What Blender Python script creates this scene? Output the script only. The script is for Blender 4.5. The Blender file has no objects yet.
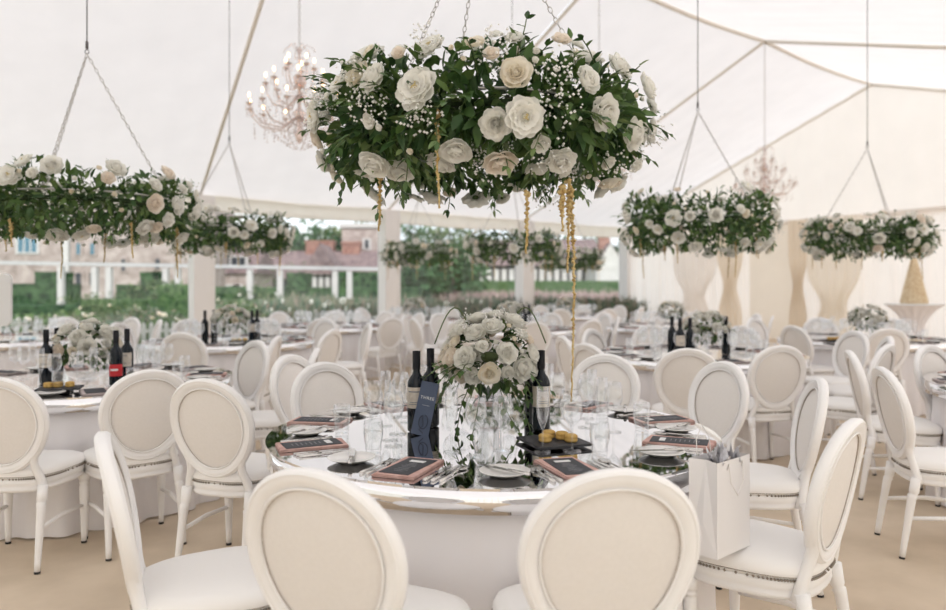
import bpy, math, random
from mathutils import Vector, Matrix, Euler, noise
PI = math.pi
F, CX, HZ, CAMZ = 740.0, 473.0, 286.0, 1.35
def at(x, y, Y):                      # point of the place at depth Y seen there
    return Vector(((x-CX)*Y/F, Y, CAMZ-(y-HZ)*Y/F))
scene = bpy.context.scene
COL = scene.collection
sin, cos = math.sin, math.cos

# ------------------------------------------------------------------ materials
def mat(name, col, rough=.5, metal=0., spec=.5, **k):
    m = bpy.data.materials.new(name); m.use_nodes = True
    b = m.node_tree.nodes['Principled BSDF']
    b.inputs['Base Color'].default_value = (*col, 1)
    b.inputs['Roughness'].default_value = rough
    b.inputs['Metallic'].default_value = metal
    b.inputs['Specular IOR Level'].default_value = spec
    for kk, v in k.items():
        b.inputs[kk.replace('_', ' ')].default_value = v
    return m
def nd(m, t, **k):
    n = m.node_tree.nodes.new(t)
    for a, v in k.items(): setattr(n, a, v)
    return n
def noise_col(m, c1, c2, scale=8., detail=4., bump=0., coord='Object', stretch=(1,1,1), pos=(.35,.65), bscale=None):
    t = m.node_tree; L = t.links; b = t.nodes['Principled BSDF']
    tc = nd(m, 'ShaderNodeTexCoord'); mp = nd(m, 'ShaderNodeMapping'); mp.inputs['Scale'].default_value = stretch
    L.new(tc.outputs[coord], mp.inputs['Vector'])
    n = nd(m, 'ShaderNodeTexNoise'); n.inputs['Scale'].default_value = scale; n.inputs['Detail'].default_value = detail
    L.new(mp.outputs[0], n.inputs['Vector'])
    r = nd(m, 'ShaderNodeValToRGB'); r.color_ramp.elements[0].position = pos[0]; r.color_ramp.elements[1].position = pos[1]
    r.color_ramp.elements[0].color = (*c1, 1); r.color_ramp.elements[1].color = (*c2, 1)
    L.new(n.outputs['Fac'], r.inputs[0]); L.new(r.outputs[0], b.inputs['Base Color'])
    if bump:
        n2 = nd(m, 'ShaderNodeTexNoise'); n2.inputs['Scale'].default_value = bscale or scale*4; n2.inputs['Detail'].default_value = 3
        L.new(mp.outputs[0], n2.inputs['Vector'])
        bp = nd(m, 'ShaderNodeBump'); bp.inputs['Strength'].default_value = bump; bp.inputs['Distance'].default_value = .02
        L.new(n2.outputs['Fac'], bp.inputs['Height']); L.new(bp.outputs[0], b.inputs['Normal'])
    return m
def island_col(m, cols, translucent=0.):
    t = m.node_tree; L = t.links; b = t.nodes['Principled BSDF']
    g = nd(m, 'ShaderNodeNewGeometry'); r = nd(m, 'ShaderNodeValToRGB')
    el = r.color_ramp.elements
    while len(el) < len(cols): el.new(.5)
    for i, c in enumerate(cols):
        el[i].position = i/(len(cols)-1); el[i].color = (*c, 1)
    L.new(g.outputs['Random Per Island'], r.inputs[0]); L.new(r.outputs[0], b.inputs['Base Color'])
    if translucent:
        tr = nd(m, 'ShaderNodeBsdfTranslucent'); mx = nd(m, 'ShaderNodeMixShader'); mx.inputs[0].default_value = translucent
        L.new(r.outputs[0], tr.inputs[0]); L.new(b.outputs[0], mx.inputs[1]); L.new(tr.outputs[0], mx.inputs[2])
        L.new(mx.outputs[0], t.nodes['Material Output'].inputs['Surface'])
    return m
def fabric(name, col, trans, stripes=None):
    m = bpy.data.materials.new(name); m.use_nodes = True; t = m.node_tree; t.nodes.clear(); L = t.links
    o = nd(m, 'ShaderNodeOutputMaterial'); d = nd(m, 'ShaderNodeBsdfDiffuse'); tr = nd(m, 'ShaderNodeBsdfTranslucent'); mx = nd(m, 'ShaderNodeMixShader')
    tc = nd(m, 'ShaderNodeTexCoord'); n = nd(m, 'ShaderNodeTexNoise'); n.inputs['Scale'].default_value = 1.6; n.inputs['Detail'].default_value = 3
    r = nd(m, 'ShaderNodeValToRGB'); c2 = tuple(c*.965 for c in col)
    r.color_ramp.elements[0].color = (*c2, 1); r.color_ramp.elements[1].color = (*col, 1)
    r.color_ramp.elements[0].position = .3; r.color_ramp.elements[1].position = .7
    L.new(tc.outputs['Object'], n.inputs[0]); L.new(n.outputs['Fac'], r.inputs[0])
    L.new(r.outputs[0], d.inputs[0]); L.new(r.outputs[0], tr.inputs[0]); mx.inputs[0].default_value = trans
    L.new(d.outputs[0], mx.inputs[1]); L.new(tr.outputs[0], mx.inputs[2]); L.new(mx.outputs[0], o.inputs[0])
    return m
def thin_glass(name, tint=(1, 1, 1), base=.05, edge=.75, rough=.0):
    m = bpy.data.materials.new(name); m.use_nodes = True; t = m.node_tree; t.nodes.clear(); L = t.links
    o = nd(m, 'ShaderNodeOutputMaterial'); g = nd(m, 'ShaderNodeBsdfGlossy'); tr = nd(m, 'ShaderNodeBsdfTransparent'); mx = nd(m, 'ShaderNodeMixShader')
    lw = nd(m, 'ShaderNodeLayerWeight'); lw.inputs['Blend'].default_value = .35
    mr = nd(m, 'ShaderNodeMapRange'); mr.inputs['To Min'].default_value = base; mr.inputs['To Max'].default_value = edge
    L.new(lw.outputs['Facing'], mr.inputs['Value']); L.new(mr.outputs[0], mx.inputs[0])
    tr.inputs[0].default_value = (*tint, 1); g.inputs['Color'].default_value = (.93, .93, .95, 1); g.inputs['Roughness'].default_value = rough
    L.new(tr.outputs[0], mx.inputs[1]); L.new(g.outputs[0], mx.inputs[2]); L.new(mx.outputs[0], o.inputs[0])
    return m
def emis(name, col, s):
    m = bpy.data.materials.new(name); m.use_nodes = True; b = m.node_tree.nodes['Principled BSDF']
    b.inputs['Base Color'].default_value = (*col, 1); b.inputs['Emission Color'].default_value = (*col, 1); b.inputs['Emission Strength'].default_value = s
    return m

M = {}
M['paint'] = noise_col(mat('white_paint', (.82,.78,.76), .42), (.885,.872,.868), (.915,.905,.902), 5, 3)
M['linen'] = noise_col(mat('cream_linen', (.72,.67,.62), .9, spec=.15), (.80,.765,.735), (.82,.785,.755), 90, 5, .08, bscale=500)
M['leatherette'] = mat('ivory_seat', (.88,.86,.84), .55, spec=.3)
M['nail'] = mat('pewter_nail', (.30,.26,.22), .4, .7)
M['piping'] = mat('taupe_piping', (.42,.36,.31), .8)
M['glide'] = mat('black_glide', (.02,.02,.02), .6)
M['roof'] = fabric('roof_lining', (.89,.868,.87), .37)
M['wallcloth'] = fabric('wall_lining', (.955,.915,.875), .50)
M['drape'] = fabric('ivory_drape', (.94,.89,.81), .42)
M['tan'] = fabric('tan_drape', (.88,.80,.69), .38)
M['sleeve'] = mat('beam_sleeve', (.80,.74,.66), .7)
M['column'] = mat('column_sleeve', (.84,.81,.79), .7)
M['cloth'] = fabric('table_cloth', (.93,.905,.92), .12)
M['mirror'] = mat('mirror', (.90,.90,.92), .015, 1.)
M['mirror_old'] = mat('mirror_far', (.88,.88,.90), .04, 1.)
M['carpet'] = noise_col(mat('beige_carpet', (.6,.5,.4), .95, spec=.05), (.60,.495,.38), (.69,.575,.45), 3, 8, .3, bscale=300)
M['petal'] = island_col(mat('white_petal', (.86,.85,.80), .6, spec=.2), [(.92,.91,.86), (.95,.94,.90), (.90,.88,.82)], .38)
M['cream_petal'] = island_col(mat('cream_petal', (.86,.78,.64), .6, spec=.2), [(.93,.88,.76), (.94,.90,.82), (.92,.84,.70)], .38)
M['blush_petal'] = island_col(mat('blush_petal', (.84,.72,.62), .6, spec=.2), [(.93,.86,.77), (.94,.89,.82), (.92,.83,.73)], .38)
M['core'] = mat('flower_core', (.62,.50,.22), .8)
M['leaf'] = island_col(mat('leaf', (.05,.12,.03), .45, spec=.4), [(.028,.065,.022), (.05,.11,.03), (.085,.155,.04), (.13,.20,.06)], .18)
M['leaf2'] = island_col(mat('light_leaf', (.1,.2,.06), .5), [(.07,.14,.04), (.12,.21,.07), (.20,.27,.10)], .2)
M['stem'] = mat('green_stem', (.10,.14,.05), .7)
M['moss'] = mat('moss', (.025,.045,.015), 1.)
M['gyp'] = mat('gypsophila', (.86,.85,.82), .8)
M['amar'] = noise_col(mat('amaranthus', (.5,.36,.14), .9), (.42,.27,.09), (.66,.52,.26), 60, 3)
M['steel'] = mat('steel', (.62,.60,.58), .3, 1.)
M['darksteel'] = mat('dark_cable', (.13,.12,.12), .5, .6)
M['cutlery'] = mat('cutlery', (.62,.60,.58), .12, 1.)
M['glass'] = thin_glass('clear_glass', (.99,.995,.995), .03, .5)
M['crystal'] = thin_glass('crystal', (.80,.66,.58), .30, .85, .08)
M['window'] = thin_glass('window_sheet', (.98,.99,.99), .02, .14)
M['bottle'] = mat('bottle_glass', (.004,.008,.014), .05, spec=.3)
M['capsule'] = mat('bottle_capsule', (.010,.010,.014), .5, spec=.2)
M['label'] = noise_col(mat('cream_label', (.72,.66,.58), .7), (.62,.54,.46), (.76,.70,.62), 60, 2)
M['redlabel'] = mat('red_label', (.55,.02,.03), .5)
M['whiteink'] = mat('white_ink', (.8,.8,.8), .7)
M['navy'] = mat('navy_card', (.075,.10,.165), .65)
M['blackink'] = mat('black_ribbon', (.012,.014,.025), .5)
M['menu'] = mat('charcoal_card', (.045,.047,.055), .7)
M['greyink'] = mat('grey_ink', (.25,.25,.27), .7)
M['pink'] = noise_col(mat('pink_napkin', (.62,.40,.36), .95, spec=.1), (.55,.34,.30), (.68,.46,.42), 30, 4, .3)
M['greynapkin'] = mat('grey_napkin', (.50,.42,.41), .95)
M['china'] = mat('white_china', (.84,.82,.80), .15)
M['slate'] = noise_col(mat('slate', (.03,.03,.035), .6), (.022,.022,.026), (.045,.045,.05), 20, 4)
M['macaron'] = noise_col(mat('mustard_macaron', (.58,.36,.10), .7), (.54,.32,.08), (.66,.44,.14), 60, 3)
M['filling'] = mat('filling', (.62,.44,.20), .8)
M['bag'] = mat('white_paper', (.84,.82,.82), .6)
M['tissue'] = mat('silver_ribbon', (.74,.73,.76), .35, .2)
M['rope'] = mat('white_cord', (.80,.77,.75), .8)
M['flame'] = emis('warm_bulb', (1., .60, .32), 7.)
M['bulb_off'] = mat('white_candle', (.86,.82,.78), .5)
M['puff'] = noise_col(mat('cream_puff', (.72,.58,.38), .7), (.62,.46,.27), (.80,.70,.52), 30, 3)
M['choc'] = mat('amber_plate', (.25,.15,.05), .4)
# outdoors
M['lawn'] = noise_col(mat('lawn', (.1,.2,.05), 1., spec=0), (.13,.18,.09), (.22,.27,.14), .7, 6)
M['bounce_ground'] = noise_col(mat('pale_bounce_ground', (.6,.5,.4), 1.), (.55,.48,.40), (.70,.62,.53), 20, 4)  # for the added, unseen ground that bounces pale light through the end wall
M['hedge'] = noise_col(mat('hedge', (.03,.09,.02), 1., spec=.05), (.008,.024,.014), (.075,.14,.065), 3, 8, .8)
M['hedge_light'] = noise_col(mat('clipped_hedge', (.1,.2,.05), 1., spec=.05), (.03,.07,.03), (.11,.18,.075), 7, 6, .8)
M['meadow'] = island_col(mat('meadow_grass', (.2,.25,.15), .9, spec=.1), [(.06,.11,.075), (.11,.17,.12), (.17,.21,.14), (.26,.25,.19), (.28,.19,.16)], .2)
M['lavender'] = island_col(mat('dry_stems', (.3,.2,.2), .9, spec=.1), [(.26,.18,.18), (.38,.28,.27), (.45,.36,.32)], .2)
M['stone'] = noise_col(mat('sandstone', (.5,.4,.33), .95, spec=.1), (.28,.225,.205), (.45,.38,.355), 1.6, 8, .3)
M['quoin'] = mat('pale_quoin', (.52,.50,.49), .9)
M['tileroof'] = noise_col(mat('clay_tile', (.3,.2,.17), .95, spec=.1), (.13,.095,.10), (.25,.185,.18), 2.5, 6)
M['brick'] = noise_col(mat('red_brick', (.42,.2,.15), .95, spec=.1), (.24,.12,.10), (.36,.21,.17), 3, 6)
M['timber'] = mat('black_timber', (.03,.028,.03), .9)
M['render'] = noise_col(mat('white_render', (.75,.72,.68), .95), (.50,.48,.46), (.60,.58,.56), 1.2, 4)
M['blueglass'] = mat('leaded_glass', (.04,.14,.20), .12, spec=.8)
M['darkglass'] = mat('dark_opening', (.03,.035,.045), .3)
M['whitepaint'] = mat('fence_paint', (.80,.80,.80), .6)
M['pergola'] = mat('weathered_white', (.46,.455,.46), .8)
M['bark'] = mat('bark', (.10,.08,.06), .95)
M['tree'] = island_col(mat('tree_leaf', (.05,.12,.05), .8, spec=.1), [(.03,.075,.035), (.06,.13,.06), (.10,.19,.09)], .2)
M['tree_light'] = island_col(mat('pale_tree_leaf', (.2,.26,.14), .8, spec=.1), [(.07,.12,.05), (.12,.18,.08), (.19,.23,.12)], .2)

# ------------------------------------------------------------------ mesh building
class MB:
    def __init__(s): s.v = []; s.f = []; s.m = []
    def add(s, vs, fs, mi=0):
        o = len(s.v); s.v += [tuple(p) for p in vs]; s.f += [tuple(i+o for i in f) for f in fs]; s.m += [mi]*len(fs); return s
    def merge(s, b, mt=None, mi=None):
        o = len(s.v)
        s.v += [tuple(mt @ Vector(p)) for p in b.v] if mt is not None else b.v
        s.f += [tuple(i+o for i in f) for f in b.f]; s.m += (b.m if mi is None else [mi]*len(b.f)); return s
    def box(s, c, d, mi=0, rz=0., mt=None):
        vs = [Vector((x*d[0]/2, y*d[1]/2, z*d[2]/2)) for x in (-1,1) for y in (-1,1) for z in (-1,1)]
        R = Matrix.Rotation(rz, 4, 'Z')
        vs = [R@v + Vector(c) for v in vs]
        if mt is not None: vs = [mt@v for v in vs]
        return s.add(vs, [(0,1,3,2),(4,6,7,5),(0,4,5,1),(2,3,7,6),(0,2,6,4),(1,5,7,3)], mi)
    def tube(s, pts, r, n=8, mi=0, caps=True, closed=False):
        pts = [Vector(p) for p in pts]; N = len(pts); rs = r if isinstance(r, (list, tuple)) else [r]*N
        vs = []; up = None
        for i, p in enumerate(pts):
            if closed: t = pts[(i+1) % N]-pts[i-1]
            else: t = pts[min(i+1, N-1)]-pts[max(i-1, 0)]
            t.normalize()
            if up is None: up = t.orthogonal().normalized()
            up = (up - t*up.dot(t)); up = up.normalized() if up.length > 1e-6 else t.orthogonal().normalized()
            b = t.cross(up)
            for k in range(n):
                a = 2*PI*k/n; vs.append(p + (up*cos(a)+b*sin(a))*rs[i])
        fs = []
        for i in range(N if closed else N-1):
            j = (i+1) % N
            for k in range(n): fs.append((i*n+k, i*n+(k+1) % n, j*n+(k+1) % n, j*n+k))
        if caps and not closed: fs += [tuple(range(n))[::-1], tuple((N-1)*n+k for k in range(n))]
        return s.add(vs, fs, mi)
    def lathe(s, prof, n=20, mi=0, c=(0,0,0), mt=None):
        vs = []; fs = []; N = len(prof)
        for (r, z) in prof:
            for k in range(n):
                a = 2*PI*k/n; vs.append(Vector((r*cos(a)+c[0], r*sin(a)+c[1], z+c[2])))
        if mt is not None: vs = [mt@v for v in vs]
        for i in range(N-1):
            for k in range(n): fs.append((i*n+k, i*n+(k+1) % n, (i+1)*n+(k+1) % n, (i+1)*n+k))
        if prof[0][0] < .0005 or True:
            pass
        return s.add(vs, fs, mi)
    def ball(s, c, r, n=8, m=5, mi=0, sc=(1,1,1)):
        vs = []; fs = []
        for i in range(m+1):
            t = PI*i/m
            for k in range(n):
                a = 2*PI*k/n; vs.append((c[0]+r*sc[0]*sin(t)*cos(a), c[1]+r*sc[1]*sin(t)*sin(a), c[2]+r*sc[2]*cos(t)))
        for i in range(m):
            for k in range(n): fs.append((i*n+k, (i+1)*n+k, (i+1)*n+(k+1) % n, i*n+(k+1) % n))
        return s.add(vs, fs, mi)
    def octa(s, c, r, mi=0):
        c = Vector(c); vs = [c+Vector(d)*r for d in ((1,0,0),(-1,0,0),(0,1,0),(0,-1,0),(0,0,1),(0,0,-1))]
        return s.add(vs, [(0,2,4),(2,1,4),(1,3,4),(3,0,4),(2,0,5),(1,2,5),(3,1,5),(0,3,5)], mi)
    def grid(s, fn, nu, nv, mi=0):
        vs = [fn(i/nu, j/nv) for j in range(nv+1) for i in range(nu+1)]
        fs = [(j*(nu+1)+i, j*(nu+1)+i+1, (j+1)*(nu+1)+i+1, (j+1)*(nu+1)+i) for j in range(nv) for i in range(nu)]
        return s.add(vs, fs, mi)
    def leaf(s, p, d, up, L, W, mi=0, curl=.15):
        d = Vector(d).normalized(); up = Vector(up); r = d.cross(up)
        if r.length < 1e-4: r = d.orthogonal()
        r.normalize(); u = r.cross(d); p = Vector(p)
        q = [p, p+d*L*.35+r*W*.5+u*W*.12-u*L*curl*.15, p+d*L*.35-u*L*curl*.2, p+d*L*.35-r*W*.5+u*W*.12-u*L*curl*.15,
             p+d*L*.72+r*W*.36-u*L*curl*.55+u*W*.08, p+d*L*.72-u*L*curl*.6, p+d*L*.72-r*W*.36-u*L*curl*.55+u*W*.08, p+d*L-u*L*curl*1.2]
        return s.add(q, [(0,1,2),(0,2,3),(1,4,5,2),(2,5,6,3),(4,7,5),(5,7,6)], mi)
    def mesh(s, name, mats, smooth=True):
        me = bpy.data.meshes.new(name); me.from_pydata(s.v, [], s.f)
        for m in (mats if isinstance(mats, (list, tuple)) else [mats]): me.materials.append(m)
        if any(s.m): me.polygons.foreach_set('material_index', s.m)
        me.polygons.foreach_set('use_smooth', [smooth]*len(me.polygons)); me.update()
        return me
    def build(s, name, mats, parent=None, smooth=True, loc=None, rot=None):
        return link(name, s.mesh(name, mats, smooth), parent, loc, rot)
def link(name, me, parent=None, loc=None, rot=None, sc=None):
    o = bpy.data.objects.new(name, me); COL.objects.link(o); o.parent = parent
    if loc is not None: o.location = loc
    if rot is not None: o.rotation_euler = rot
    if sc is not None: o.scale = (sc, sc, sc)
    return o
def tag(o, label=None, cat=None, group=None, kind=None):
    for k, v in (('label', label), ('category', cat), ('group', group), ('kind', kind)):
        if v: o[k] = v
    return o
def thing(name, label, cat, loc=(0,0,0), rz=0., group=None):
    o = bpy.data.objects.new(name, None); COL.objects.link(o); o.location = loc; o.rotation_euler = (0,0,rz)
    o.empty_display_size = .1
    return tag(o, label, cat, group)
def struct(name, mb, m, smooth=True):
    return tag(mb.build(name, m, None, smooth), kind='structure')
def copy_tree(o, parent=None):
    c = o.copy(); COL.objects.link(c); c.parent = parent
    for ch in KIDS.get(o.name, o.children): copy_tree(ch, c)
    return c
KIDS = {}
def dup(proto, loc, rz, label, group=None, used=set()):
    if proto.name not in used and 'proto_kept' not in proto.keys():
        used.add(proto.name); o = proto
        KIDS[o.name] = list(o.children)
        for ch in o.children: KIDS[ch.name] = list(ch.children)
    else: o = copy_tree(proto)
    o.location = loc; o.rotation_euler = (0, 0, rz); o['label'] = label
    if group: o['group'] = group
    elif 'group' in o.keys(): del o['group']
    return o

# ------------------------------------------------------------------ tent shell
def P(k): s = 3.8+4.95*k; return Vector((-11.92+.713*s, (12.12+.701*s)*.841, 0))        # eave posts on the garden side
def A(k): s = .25+5.0*k; return Vector((-5.48+.713*s, (5.576+.701*s)*.841, 0))           # ridge points
def Q(k): return A(k)*2-P(k)
EAVE, RIDGE = 3.2, 5.92
Z = Vector((0,0,1))
fl = MB(); c = [P(-1), P(4), Q(4), Q(-1)]
fl.add([v+Z*0 for v in c], [(0,3,2,1)]); struct('floor', fl, M['carpet'], False)
ce = MB()
for k in range(-1, 4):
    for (E, sag) in ((P, .06), (Q, .06)):
        def fn(u, v, k=k, E=E):
            e = E(k).lerp(E(k+1), u); a = A(k).lerp(A(k+1), u); p = e.lerp(a, v)
            z = EAVE+(RIDGE-EAVE)*v - .07*sin(PI*u)*(.4+.6*v) + .010*sin(u*2*PI*9+k)*min(1, 2*(1.02-v))*min(1, 4*v)
            z += .03*(noise.noise(Vector((u*5+k*7, v*3, 1))))
            return (p.x, p.y, z)
        ce.grid(fn, 54, 12)
struct('ceiling', ce, M['roof'])
def pleated(A0, B0, z0, z1, amp, waves, nz=3, gather=None, name=None, m=None, ztop=None):
    mb = MB(); d = (B0-A0); L = d.length; t = d/L; nrm = Vector((-t.y, t.x, 0))
    rnd = random.Random(int(waves*7)+int(L*100)); ph = [rnd.uniform(0, 6.28) for _ in range(4)]
    def fn(u, v):
        w = gather(v) if gather else 1.
        uu = .5+(u-.5)*w if gather else u
        p = A0 + d*uu
        off = amp*(sin(u*waves*2*PI+ph[0]+.6*sin(u*waves*1.3+ph[1])) + .4*sin(u*waves*3.1*PI+ph[2]))*(1.15-.35*v)
        if gather: off *= 1/(.5+.5*w)
        p = p + nrm*off
        zt = ztop(u) if ztop else z1
        return (p.x, p.y, z0+(zt-z0)*v)
    mb.grid(fn, max(24, int(waves*10)), nz)
    return mb
# end wall beyond the far tables (right part of the picture)
e0, e4 = P(4), Q(4); ed = (e4-e0).normalized()
def E(t, off=0.): return e0+ed*t+Vector((ed.y, -ed.x, 0))*(-off)
eo = .18                                            # towards the room
def inward(t): 
    n = Vector((ed.y, -ed.x, 0)); 
    if (Vector((0,0,0))-e0).dot(n) < 0: n = -n
    return e0+ed*t+n*eo
gab = MB()
La = (A(4)-e0).length
def gz(t): return EAVE+(RIDGE-EAVE)*(t/La if t < La else max(0, 2-t/La))
def gfn(u, v):
    t = u*2*La; p = e0+ed*t; z0 = 2.85; z = z0+(gz(t)-z0)*v
    n = Vector((ed.y, -ed.x, 0)); p = p+n*(.02*sin(u*160)*(1-v*.5)+.10*sin(PI*min(1, v*1.4)) * 0)
    return (p.x, p.y, z)
gab.grid(gfn, 240, 6); struct('wall_end_gable', gab, M['wallcloth'])
struct('wall_back', pleated(e0, e0+ed*2*La, 0, 3.0, .035, 46), M['wallcloth'])
b = MB(); b.tube([inward(0)*1+Z*2.98, inward(8.5)+Z*2.93, inward(16.9)+Z*2.98], .05, 8); struct('trim_1', b, M['wallcloth'])
# plain door panel in the end wall
dpn = MB(); a0, a1 = inward(5.25), inward(6.55)
def dfn(u, v):
    p = a0.lerp(a1, u); return (p.x, p.y, .02+2.9*v)
dpn.grid(dfn, 6, 6); door = struct('door_1', dpn, M['drape'])
def drape_thing(t0, t1, label, m, tie=.45, top=2.95, waves=6, off=.14):
    n = Vector((ed.y, -ed.x, 0)); 
    if (-e0).dot(n) < 0: n = -n
    A0, B0 = e0+ed*t0+n*(eo+off), e0+ed*t1+n*(eo+off)
    g = lambda v: 1-.55*math.exp(-((v-tie)/.16)**2) - .15*(v < tie)*(1-math.exp(-((v-tie)/.3)**2))
    o = pleated(A0, B0, .02, top, .03, waves, nz=18, gather=g).build('curtain', m)
    return tag(o, label, 'curtain')
drape_thing(4.25, 5.15, 'tan curtain gathered at its middle, left of the plain cream doorway panel', M['tan'])
drape_thing(6.55, 7.1, 'slim tan curtain gathered right of the plain cream doorway panel', M['tan'])
drape_thing(7.05, 8.5, 'wide ivory drape tied in low, right of the slim tan curtain', M['drape'], .3, waves=9)
drape_thing(2.6, 4.3, 'wide ivory drape hanging left of the tan gathered curtain', M['wallcloth'], .35, waves=9)
# remaining walls (beside and behind the viewer)
struct('wall_right', pleated(Q(4), Q(-1), 0, EAVE, .03, 70), M['wallcloth'])
fr = MB(); f0, f1 = P(-1), Q(-1); Lf = (f1-f0).length
def ffn(u, v):
    p = f0.lerp(f1, u); z = EAVE+(RIDGE-EAVE)*(1-abs(2*u-1)); return (p.x, p.y+.02*sin(u*200), z*v)
fr.grid(ffn, 200, 4); struct('wall_front', fr, M['wallcloth'])
# window wall
wd = (P(1)-P(0)).normalized(); wn = Vector((wd.y, -wd.x, 0))
if (-P(0)).dot(wn) < 0: wn = -wn
wang = math.atan2(wd.y, wd.x)
for k in range(-1, 4):
    a, b_ = P(k), P(k+1); L = (b_-a).length; mid = (a+b_)/2
    g = MB(); g.box((mid.x, mid.y, 1.47), (L-.4, .006, 2.94), rz=wang)
    w = struct('window_%d' % (k+2), g, M['window'], False)
    f = MB()
    f.box((mid.x, mid.y, .04), (L-.4, .07, .08), rz=wang)
    f.box((mid.x, mid.y, 2.93), (L-.4, .07, .05), rz=wang)
    f.build('window_frame', M['whitepaint'], w, False)
    v = MB()
    def vf(u, vv, a=a, b_=b_):
        p = a.lerp(b_, u)+wn*(.10+.02*sin(u*60)*(1-vv)); return (p.x, p.y, 2.93-.06*sin(PI*u)*(1-vv)+.42*vv)
    v.grid(vf, 60, 3); tg = struct('trim_%d' % (k+3), v, M['drape'])
for k in range(-1, 5):
    p = P(k)+wn*.14; mb = MB(); mb.box((p.x, p.y, 1.6), (.42, .34, 3.2), rz=wang)
    for sx in (-1, 1):
        q = p+wd*sx*.19+wn*.17; mb.box((q.x, q.y, 1.6), (.05, .03, 3.2), rz=wang)
    struct('pillar_%d' % (k+2), mb, M['column'], False)
for k in range(0, 5):
    for (e, nm) in ((P(k), 'beam'), (Q(k), 'beam')):
        mb = MB(); mb.tube([e+Z*(EAVE-.04), A(k)+Z*(RIDGE-.05)], .03, 8); struct('beam', mb, M['sleeve'])
for k in range(-1, 4):
    mb = MB(); a, b_ = A(k), A(k+1)
    mb.tube([a.lerp(b_, u/8)+Z*(RIDGE-.05-.07*sin(PI*u/8)) for u in range(9)], .035, 8); struct('ridge_beam', mb, M['sleeve'])

# ------------------------------------------------------------------ chair
SEAT_Z = .43
def seat_outline(sx, sy, z, n=40, dy=0.):
    o = []
    for i in range(n):
        t = 2*PI*i/n; c_, s_ = cos(t), sin(t); y = math.copysign(abs(s_)**.62, s_); x = math.copysign(abs(c_)**.62, c_)
        hw = .215+.025*y; o.append(Vector((x*hw*sx, y*.215*sy+dy, z)))
    return o
def loft(mb, loops, mi=0, cap0=True, cap1=True):
    n = len(loops[0]); vs = [v for l in loops for v in l]; fs = []
    for i in range(len(loops)-1):
        for k in range(n): fs.append((i*n+k, i*n+(k+1) % n, (i+1)*n+(k+1) % n, (i+1)*n+k))
    if cap0: fs.append(tuple(range(n))[::-1])
    if cap1: fs.append(tuple((len(loops)-1)*n+k for k in range(n)))
    mb.add(vs, fs, mi)
ZC, EA, EB = .692, .222, .238
def BP(x, z, off=0.): return Vector((x, -.20-.20*(z-.45)+.35*x*x+off, z))
def egg(phi, inset=0., off=0., k=1.):
    a, b = (EA-inset)*k, (EB-inset)*k
    return BP(a*cos(phi)*(1+.11*sin(phi)), ZC+b*sin(phi), off)
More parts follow.
